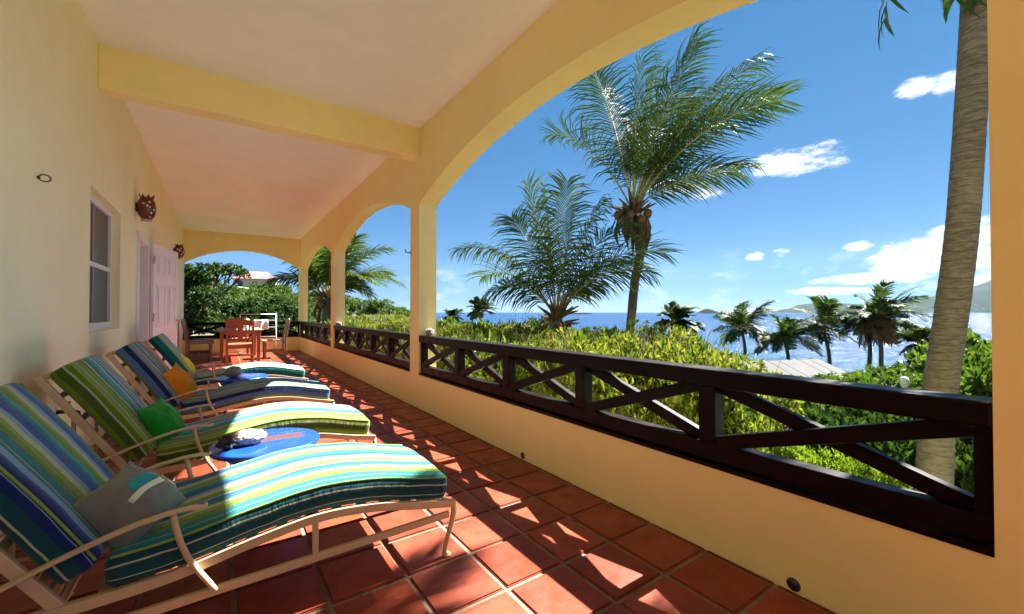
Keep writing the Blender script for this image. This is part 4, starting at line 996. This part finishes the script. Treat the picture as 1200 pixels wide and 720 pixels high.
# ---- shrubs and trees from real leaves
def leaf(mb, c, d, n, ln, wd, fold=.25):
    """folded pointed leaf: 4 triangles"""
    s = d.cross(n).normalized(); n = s.cross(d).normalized(); k = len(mb.v)
    mid = c + d*ln*.45
    mb.v += [tuple(c), tuple(mid + s*wd/2 + n*fold*wd), tuple(c + d*ln - n*ln*.08), tuple(mid - s*wd/2 + n*fold*wd), tuple(mid)]
    mb.f += [(k, k+1, k+4), (k+1, k+2, k+4), (k+4, k+2, k+3), (k, k+4, k+3)]
def rnd_dir(rg):
    z = rg.uniform(-1, 1); a = rg.uniform(0, 6.2832); r = math.sqrt(1-z*z); return Vector((r*math.cos(a), r*math.sin(a), z))
def foliage(n_clump, per, ln, seed, lobes, up=.5, flat=.75, spread=.16, wd=.5, hollow=.45):
    """leaf rosettes spread through overlapping lobes [(centre, radius)]; unit-size crown; uneven outline"""
    rg = random.Random(seed); mb = MB(); tips = []
    tot = sum(r**2 for _, r in lobes)
    for c, r in lobes:
        for k in range(int(n_clump*r*r/tot)):
            d = rnd_dir(rg)
            if d.z < -.35 and rg.random() < .75: d.z = -d.z
            rad_ = r*(hollow + (1-hollow)*rg.random()**.5)*(1 + .28*noise.noise(d*2.3 + Vector((seed, c[0], c[1]))))
            p = Vector(c) + Vector((d.x, d.y, d.z*flat))*rad_; tips.append(p)
            ax = (d*.7 + Vector((0, 0, up)) + rnd_dir(rg)*.45).normalized()
            for j in range(per):
                q = rnd_dir(rg); dd = (q + ax*.55).normalized(); l_ = ln*rg.choice((.55, .75, .9, 1., 1.15, 1.45))*rg.uniform(.85, 1.15)
                leaf(mb, p + q*spread*rg.random()*ln*3, dd, (ax + rnd_dir(rg)*.6).normalized(), l_, l_*wd*rg.uniform(.8, 1.2))
    return mb, tips
def stems(lobes, base, seed, r=.03, n=8, tips=()):
    rg = random.Random(seed); mb = MB()
    for c, rr in lobes:
        for k in range(max(2, n//len(lobes))):
            e = Vector(c) + rnd_dir(rg)*rr*(.75 if n < 20 else .98); b = Vector(base) + Vector((rg.uniform(-.08, .08), rg.uniform(-.08, .08), 0)); m_ = b.lerp(e, .5) + rnd_dir(rg)*rr*.15
            mb.tube([b, m_, e], [r, r*.65, r*.2], 5)
            for q in range(3): e2 = e + rnd_dir(rg)*rr*.4; mb.tube([m_.lerp(e, .5), e2], [r*.4, r*.1], 4)
    return mb
class Kind:
    def __init__(s, name, lab, cat, m_, nvar, n_clump, per, ln, group, nl=5, wd=.5, hollow=.45, flat=.75, stem=.03, nst=8):
        s.name, s.lab, s.cat, s.group = name, lab, cat, group; s.var = []
        for k in range(nvar):
            rg = random.Random(hash((len(name), k, n_clump)) & 0xffff)
            lobes = [(Vector((0, 0, .55)), .55)] + [(Vector((rg.uniform(-.55, .55), rg.uniform(-.55, .55), rg.uniform(.35, .8))), rg.uniform(.28, .45)) for _ in range(nl)]
            f, tips = foliage(n_clump, per, ln, k*7 + 1, lobes, wd=wd, hollow=hollow, flat=flat)
            s.var.append((f.mesh('foliage', m_), stems(lobes, (0, 0, -.3), k, stem, nst).mesh('stems', BARK, True)))
        s.i = 0
    def put(s, x, y, sx, sz, lab=None, z=None, rz=None):
        z = terrain(x, y) if z is None else z
        t = thing(s.name, lab or s.lab, s.cat, (x, y, z), s.i*1.7 if rz is None else rz, s.group)
        f, st = s.var[s.i % len(s.var)]; s.i += 1
        for nm, me in (('foliage', f), ('stems', st)):
            o = link(nm, me, t); o.scale = (sx, sx, sz)
        return t
rg = random.Random(77)
HED = Kind('hedge_shrub', 'yellow-green leafy shrub mounded past the end of the veranda hedge', 'shrub', L_HEDGE, 5, 1250, 9, .056, 'hedge shrubs past the end of the veranda', nl=7, wd=.52, hollow=.4, stem=.014, nst=40)
HED2 = Kind('hedge_shrub', 'fresh green broad-leaved shrub mixed into the yellow-green hedge', 'shrub', L_HEDGE2, 4, 620, 8, .095, 'fresh green shrubs mixed into the hedge', nl=7, wd=.55, hollow=.35, stem=.016, nst=40)
def hedge(x, y, sx, sz, z, lab, group):
    if rg.random() < .36: HED2.put(x, y, sx*1.02, sz*rg.uniform(.92, 1.06), z=z)
    else: HED.put(x, y, sx, sz, z=z, lab=lab)['group'] = group
y = 2.0
while y < 16:
    hedge(3.35 + rg.uniform(-.15, .15), y, rg.uniform(.72, .82), 1.42 + rg.uniform(-.1, .06), -.6, 'yellow-green shrub in the hedge row closest to the parapet', 'inner row of hedge shrubs'); y += .78
y = 2.7
while y < 18:
    hedge(4.6 + rg.uniform(-.2, .2), y, rg.uniform(.9, 1.05), 1.44 + rg.uniform(-.1, .06), -.65, 'yellow-green shrub in the middle row of the hedge', 'middle row of hedge shrubs'); y += 1.0
y = 4.4
while y < 24:
    hedge(6.3 + rg.uniform(-.3, .3), y, rg.uniform(1.1, 1.3), 1.52 + rg.uniform(-.12, .06) , -.75, 'yellow-green shrub in the outer row of the hedge towards the sea', 'outer row of hedge shrubs'); y += 1.4
for (u, v, D, s) in ((470,372,26,2.2),(430,376,24,2.),(455,368,34,3.),(415,372,30,2.4),(490,376,28,2.)):
    p = dep(u, v, D); HED.put(p.x, p.y, s, (p.z+1.3)/1.02, z=-1.3)
DRK = Kind('scrub_bush', 'dark green bush on the slope between the hedge and the sea', 'bush', L_DARK, 4, 1000, 8, .085, 'dark bushes on the slope', nl=6, wd=.6)
for (u, v, D, s) in ((525,384,15,1.7),(560,380,17,1.8),(600,376,16,1.8),(630,382,14,1.5),(690,384,16,1.6),(720,388,15,1.4),(580,384,22,2.),(545,378,26,2.4),(660,386,20,2.),(505,382,20,2.),(760,398,17,1.6),(640,392,13,1.4)):
    p = dep(u, v, D); z = terrain(p.x, p.y) - .2; DRK.put(p.x, p.y, s, (p.z - z)/1.03, z=z)
MID = Kind('glossy_bush', 'glossy mid-green bush on the slope below the wide railing', 'bush', L_MID, 4, 1000, 8, .085, 'glossy bushes below the wide railing', nl=6, wd=.62)
for (u, v, D, s) in ((930,448,9,1.3),(985,440,10,1.5),(1035,436,9.5,1.4),(1075,432,11,1.6),(1130,398,13,2.),(1165,405,10,1.6),(1150,440,7,1.2),(1200,400,9,1.6),(1105,425,15,1.8),(1010,445,7.2,1.0),(1240,430,6,1.2),(905,450,12,1.5),(955,446,13,1.6),(1120,470,6,.95),(1180,395,16,2.2),(1060,432,18,2.2),(1010,436,16,2.)):
    p = dep(u, v, D); z = terrain(p.x, p.y) - .2; MID.put(p.x, p.y, s, max(.6, (p.z - z)/1.03), z=z)
DRK2 = Kind('scrub_bush', 'dark leafy bush under the wide railing near the thick palm trunk', 'bush', L_DARK, 3, 900, 8, .09, 'dark bushes near the thick palm trunk', nl=6, wd=.6)
for (u, v, D, s) in ((940,470,6.0,.9),(1010,470,5.6,.9),(1075,480,5.2,.9),(1140,470,4.8,.8),(1170,500,4.2,.7),(880,470,6.6,.8),(1050,500,4.6,.65),(1200,470,5.,.9)):
    p = dep(u, v, D); z = terrain(p.x, p.y) - .2; DRK2.put(p.x, p.y, s, max(.5, (p.z - z)/1.03), z=z)
LIM = Kind('lime_shrub', 'low bright lime shrub just outside the wide railing', 'shrub', L_LIME, 3, 800, 9, .07, 'lime shrubs under the railing', nl=5, wd=.55)
for (u, v, D, s) in ((930,515,4.6,.5),(975,525,4.1,.5),(1030,545,3.6,.42),(890,500,5.0,.5),(1150,590,3.3,.35),(1075,590,2.9+.2,.3),(850,500,4.4,.45)):
    p = dep(u, v, D); z = terrain(p.x, p.y) - .15; LIM.put(p.x, p.y, s, max(.3, (p.z - z)/1.03), z=z)
# slope scrub as far as the beach
for k in range(46):
    u = rg.uniform(780, 1180); D = rg.uniform(16, 46); p = dep(u, 430, D); z = terrain(p.x, p.y)
    top = dep(u, 436 if u > 900 else 420, D).z - rg.uniform(0, .4)
    if z < SEA_Z + .4: continue
    MID.put(p.x, p.y, rg.uniform(1.6, 2.6), max(.8, min(3., top - z)), lab='distant green bush on the slope above the beach', z=z - .3)['group'] = 'distant bushes above the beach'
# trees closing the view beyond the end of the veranda
def tree(x, y, h, crown_r, lobes, m_, label, seed, n_clump=1500, ln=.13, z=None):
    z = terrain(x, y) if z is None else z
    t = thing('broadleaf_tree', label, 'tree', (x, y, z), 0, None)
    f, tips = foliage(n_clump, 9, ln, seed, lobes, wd=.6, hollow=.35, flat=.85); f.build('crown', m_, t)
    rg_ = random.Random(seed); mb = MB(); fork = Vector((0, 0, h*.3))
    mb.tube([(0, 0, -.3), fork*.5 + Vector((.06, .03, 0)), fork], [.2, .16, .14], 9)
    for c, r in lobes:
        c = Vector(c); m1 = fork.lerp(c, .5) + rnd_dir(rg_)*.2; mb.tube([fork, m1, c], [.09, .06, .03], 6)
        for k in range(5): e = c + rnd_dir(rg_)*r*.8; mb.tube([m1.lerp(c, .6), e], [.03, .008], 4)
    mb.build('trunk', BARK, t, True); return t
def lobes_px(lst, D0, base):
    return [(dep(u, v, D) - base, r) for (u, v, D, r) in lst]
def tree_px(bu, D, lst, m_, label, seed, **kw):
    b = dep(bu, 400, D); base = Vector((b.x, b.y, terrain(b.x, b.y)))
    tree(b.x, b.y, 4., 2., lobes_px(lst, D, base), m_, label, seed, **kw)
tree_px(222, 18, [(218,345,18,.8),(228,332,18.5,.7),(243,322,18,.5),(258,318,18.5,.42),(273,319,18.6,.38),(284,322,19,.25),(225,368,17.5,.7),(212,325,18,.7),(240,352,17,.6),(252,345,19,.5),(208,385,17,.7),(190,335,18,1.2),(180,365,18,1.4),(240,380,17.2,.6)], L_DARK, 'spreading dark-leaved tree beside the house wall beyond the end railing', 5, n_clump=2300)
tree_px(300, 20, [(285,374,20,.8),(300,366,20.5,.7),(315,374,20,.7),(330,364,21,.7),(270,368,20,.7),(285,392,19,.8),(325,390,19.5,.8),(345,372,21,.7),(262,382,19.2,.6),(305,390,19,.7)], L_DARK, 'round dark evergreen tree beyond the dining table', 6, n_clump=2300)
tree_px(285, 27, [(255,352,25,.8),(270,348,26,.8),(285,350,27,.8),(300,350,28,.8),(315,354,28,.7),(330,356,28,.7),(280,362,25,.9),(310,366,26,.9)], L_MID, 'lighter green tree on the slope behind the dark evergreen', 7, n_clump=1700)
tree_px(370, 28, [(355,375,28,1.),(375,382,29,1.),(395,385,28,.9),(345,368,30,1.),(365,388,27,1.),(410,388,30,1.)], L_MID, 'bushy green tree by the foot of the pale palm', 8, n_clump=1500, ln=.15)
# hillside bush cover
HB = Kind('hillside_bush', 'bush on the wooded hillside beyond the veranda', 'bush', L_MID, 3, 500, 8, .09, 'bushes covering the hillside', nl=6, wd=.6)
for k in range(70):
    x = rg.uniform(-14, 26); y_ = rg.uniform(32, 95)
    if x > 13 + .1*y_: continue
    HB.put(x, y_, rg.uniform(1.6, 2.8), rg.uniform(1.8, 3.2))
# house on the hill with its pink roof, grey-roofed house farther along, beach building
def cottage(label, c, w_, d_, h_, rise, rz, wm, rm, nwin=3, over=.4):
    t = thing('cottage', label, 'house', c, rz)
    MB().box((-w_/2, -d_/2, -3), (w_/2, d_/2, h_)).build('wall', wm, t)
    rf = MB(); a, b = w_/2+over, d_/2+over; z0 = h_ + .01; z1 = h_ + rise; e = .12
    rf.v = [(-a,-b,z0),(a,-b,z0),(a,b,z0),(-a,b,z0),(-a*.45,0,z1),(a*.45,0,z1)] + [(-a,-b,z0+e),(a,-b,z0+e),(a,b,z0+e),(-a,b,z0+e),(-a*.45,0,z1+e),(a*.45,0,z1+e)]
    rf.f = [(6,7,11,10),(7,8,11),(8,9,10,11),(9,6,10),(0,3,2,1),(0,1,7,6),(1,2,8,7),(2,3,9,8),(3,0,6,9)]
    rf.build('roof', rm, t)
    for k in range(nwin):
        x = -w_/2 + w_*(k+.5)/nwin
        wn = MB().box((x-.45, -d_/2-.03, h_*.35), (x+.45, -d_/2+.02, h_*.8)).build('window', PANE, t)
        MB().box((x-.5, -d_/2-.06, h_*.35-.08), (x+.5, -d_/2-.031, h_*.35)).build('sill', WHITE2, wn)
    return t
p = dep(301, 331, 95); cottage('pink-roofed house on the wooded hilltop', (p.x, p.y, p.z - 2.2), 8, 7, 2.6, 1.9, rad(-10), HOUSEWHITE, PINKROOF)
p = dep(273, 341, 80); cottage('white house half hidden by trees on the hillside', (p.x, p.y, p.z - 2.6), 6, 5, 2.8, .5, rad(5), HOUSEWHITE, HOUSEWHITE, 2)
p = dep(371, 356, 75); cottage('grey-roofed house beyond the pale palm', (p.x, p.y, p.z - 2.6), 7, 6, 2.6, 1.3, rad(15), HOUSEWHITE, GREYROOF)
# grey roof down by the beach
p = dep(905, 435, 26)
bh = thing('beach_house', 'low beach house with a broad grey shingle roof by the shore', 'house', (p.x, p.y, terrain(p.x, p.y)), -YAW + rad(14))
zb = p.z - terrain(p.x, p.y)
MB().box((-2.9, -1.6, -.5), (2.9, 1.6, zb - .25)).build('wall', HOUSEWHITE, bh)
for sd in (-1, 1):
    a = 3.6; rf = MB(); rf.v = [(-a, sd*2.3, zb-.25), (a, sd*2.3, zb-.25), (a, 0, zb+.55), (-a, 0, zb+.55), (-a, sd*2.3, zb-.19), (a, sd*2.3, zb-.19), (a, 0, zb+.61), (-a, 0, zb+.61)]
    rf.f = [(0,1,2,3),(4,5,6,7),(0,1,5,4),(1,2,6,5),(2,3,7,6),(3,0,4,7)]; slope = rf.build('roof_slope', GREYROOF, bh)
    for k in range(9):      # overlapping sheets
        x0 = -a + .8*k; y_a, y_b = sd*2.36, sd*.02; dz = .012 + .02*((k*7) % 3)/2
        sh_ = MB(); sh_.v = [(x0+.012, y_a, zb-.212+dz), (x0+.788, y_a, zb-.212+dz), (x0+.788, y_b, zb+.602+dz), (x0+.012, y_b, zb+.602+dz)] + [(x0+.012, y_a, zb-.18+dz), (x0+.788, y_a, zb-.18+dz), (x0+.788, y_b, zb+.635+dz), (x0+.012, y_b, zb+.635+dz)]
        sh_.f = list(rf.f); sh_.build('roof_sheet', GREYROOF, slope)
for k in range(3): 
    wn = MB().box((-2. + 1.6*k, -1.63, zb-1.5), (-1.1 + 1.6*k, -1.58, zb-.5)).build('window', PANE, bh)
# white globe garden lamp
p = dep(1060, 448, 8.); gz = terrain(p.x, p.y)
gl = thing('garden_lamp', 'white globe garden lamp on a post among the bushes', 'lamp', (p.x, p.y, gz)); hz = p.z - gz
MB().lathe([(.03,-.1),(.055,-.08),(.072,-.02),(.07,.045),(.045,.09),(.015,.105)], 20, (0, 0, hz)).build('globe', WHITE2, gl, True)
MB().lathe([(.04,-.2),(.045,-.1),(.035,-.09)], 16, (0, 0, hz)).build('collar', WHITE2, gl, True)
MB().tube([(0, 0, -.2), (0, 0, hz - .19)], .035, 10).build('post', BLACKIRON, gl, True)

# ------------------------------------------------------------------ sea air
def m_haze():
    m_ = bpy.data.materials.new('sea_haze'); m_.use_nodes = True; t = NT(m_.node_tree); t.n.clear()
    pv = t.new('ShaderNodeVolumePrincipled', Color=(.6, .78, 1., 1.), Density=1.0e-5, Anisotropy=.2)
    out = t.new('ShaderNodeOutputMaterial'); t.l.new(pv.outputs[0], out.inputs['Volume']); return m_
HAZE = True
if HAZE:
    hz_ = MB().box((-11900, -11900, SEA_Z - 14), (11900, 11900, 1350)).build('haze', m_haze()); hz_['kind'] = 'stuff'
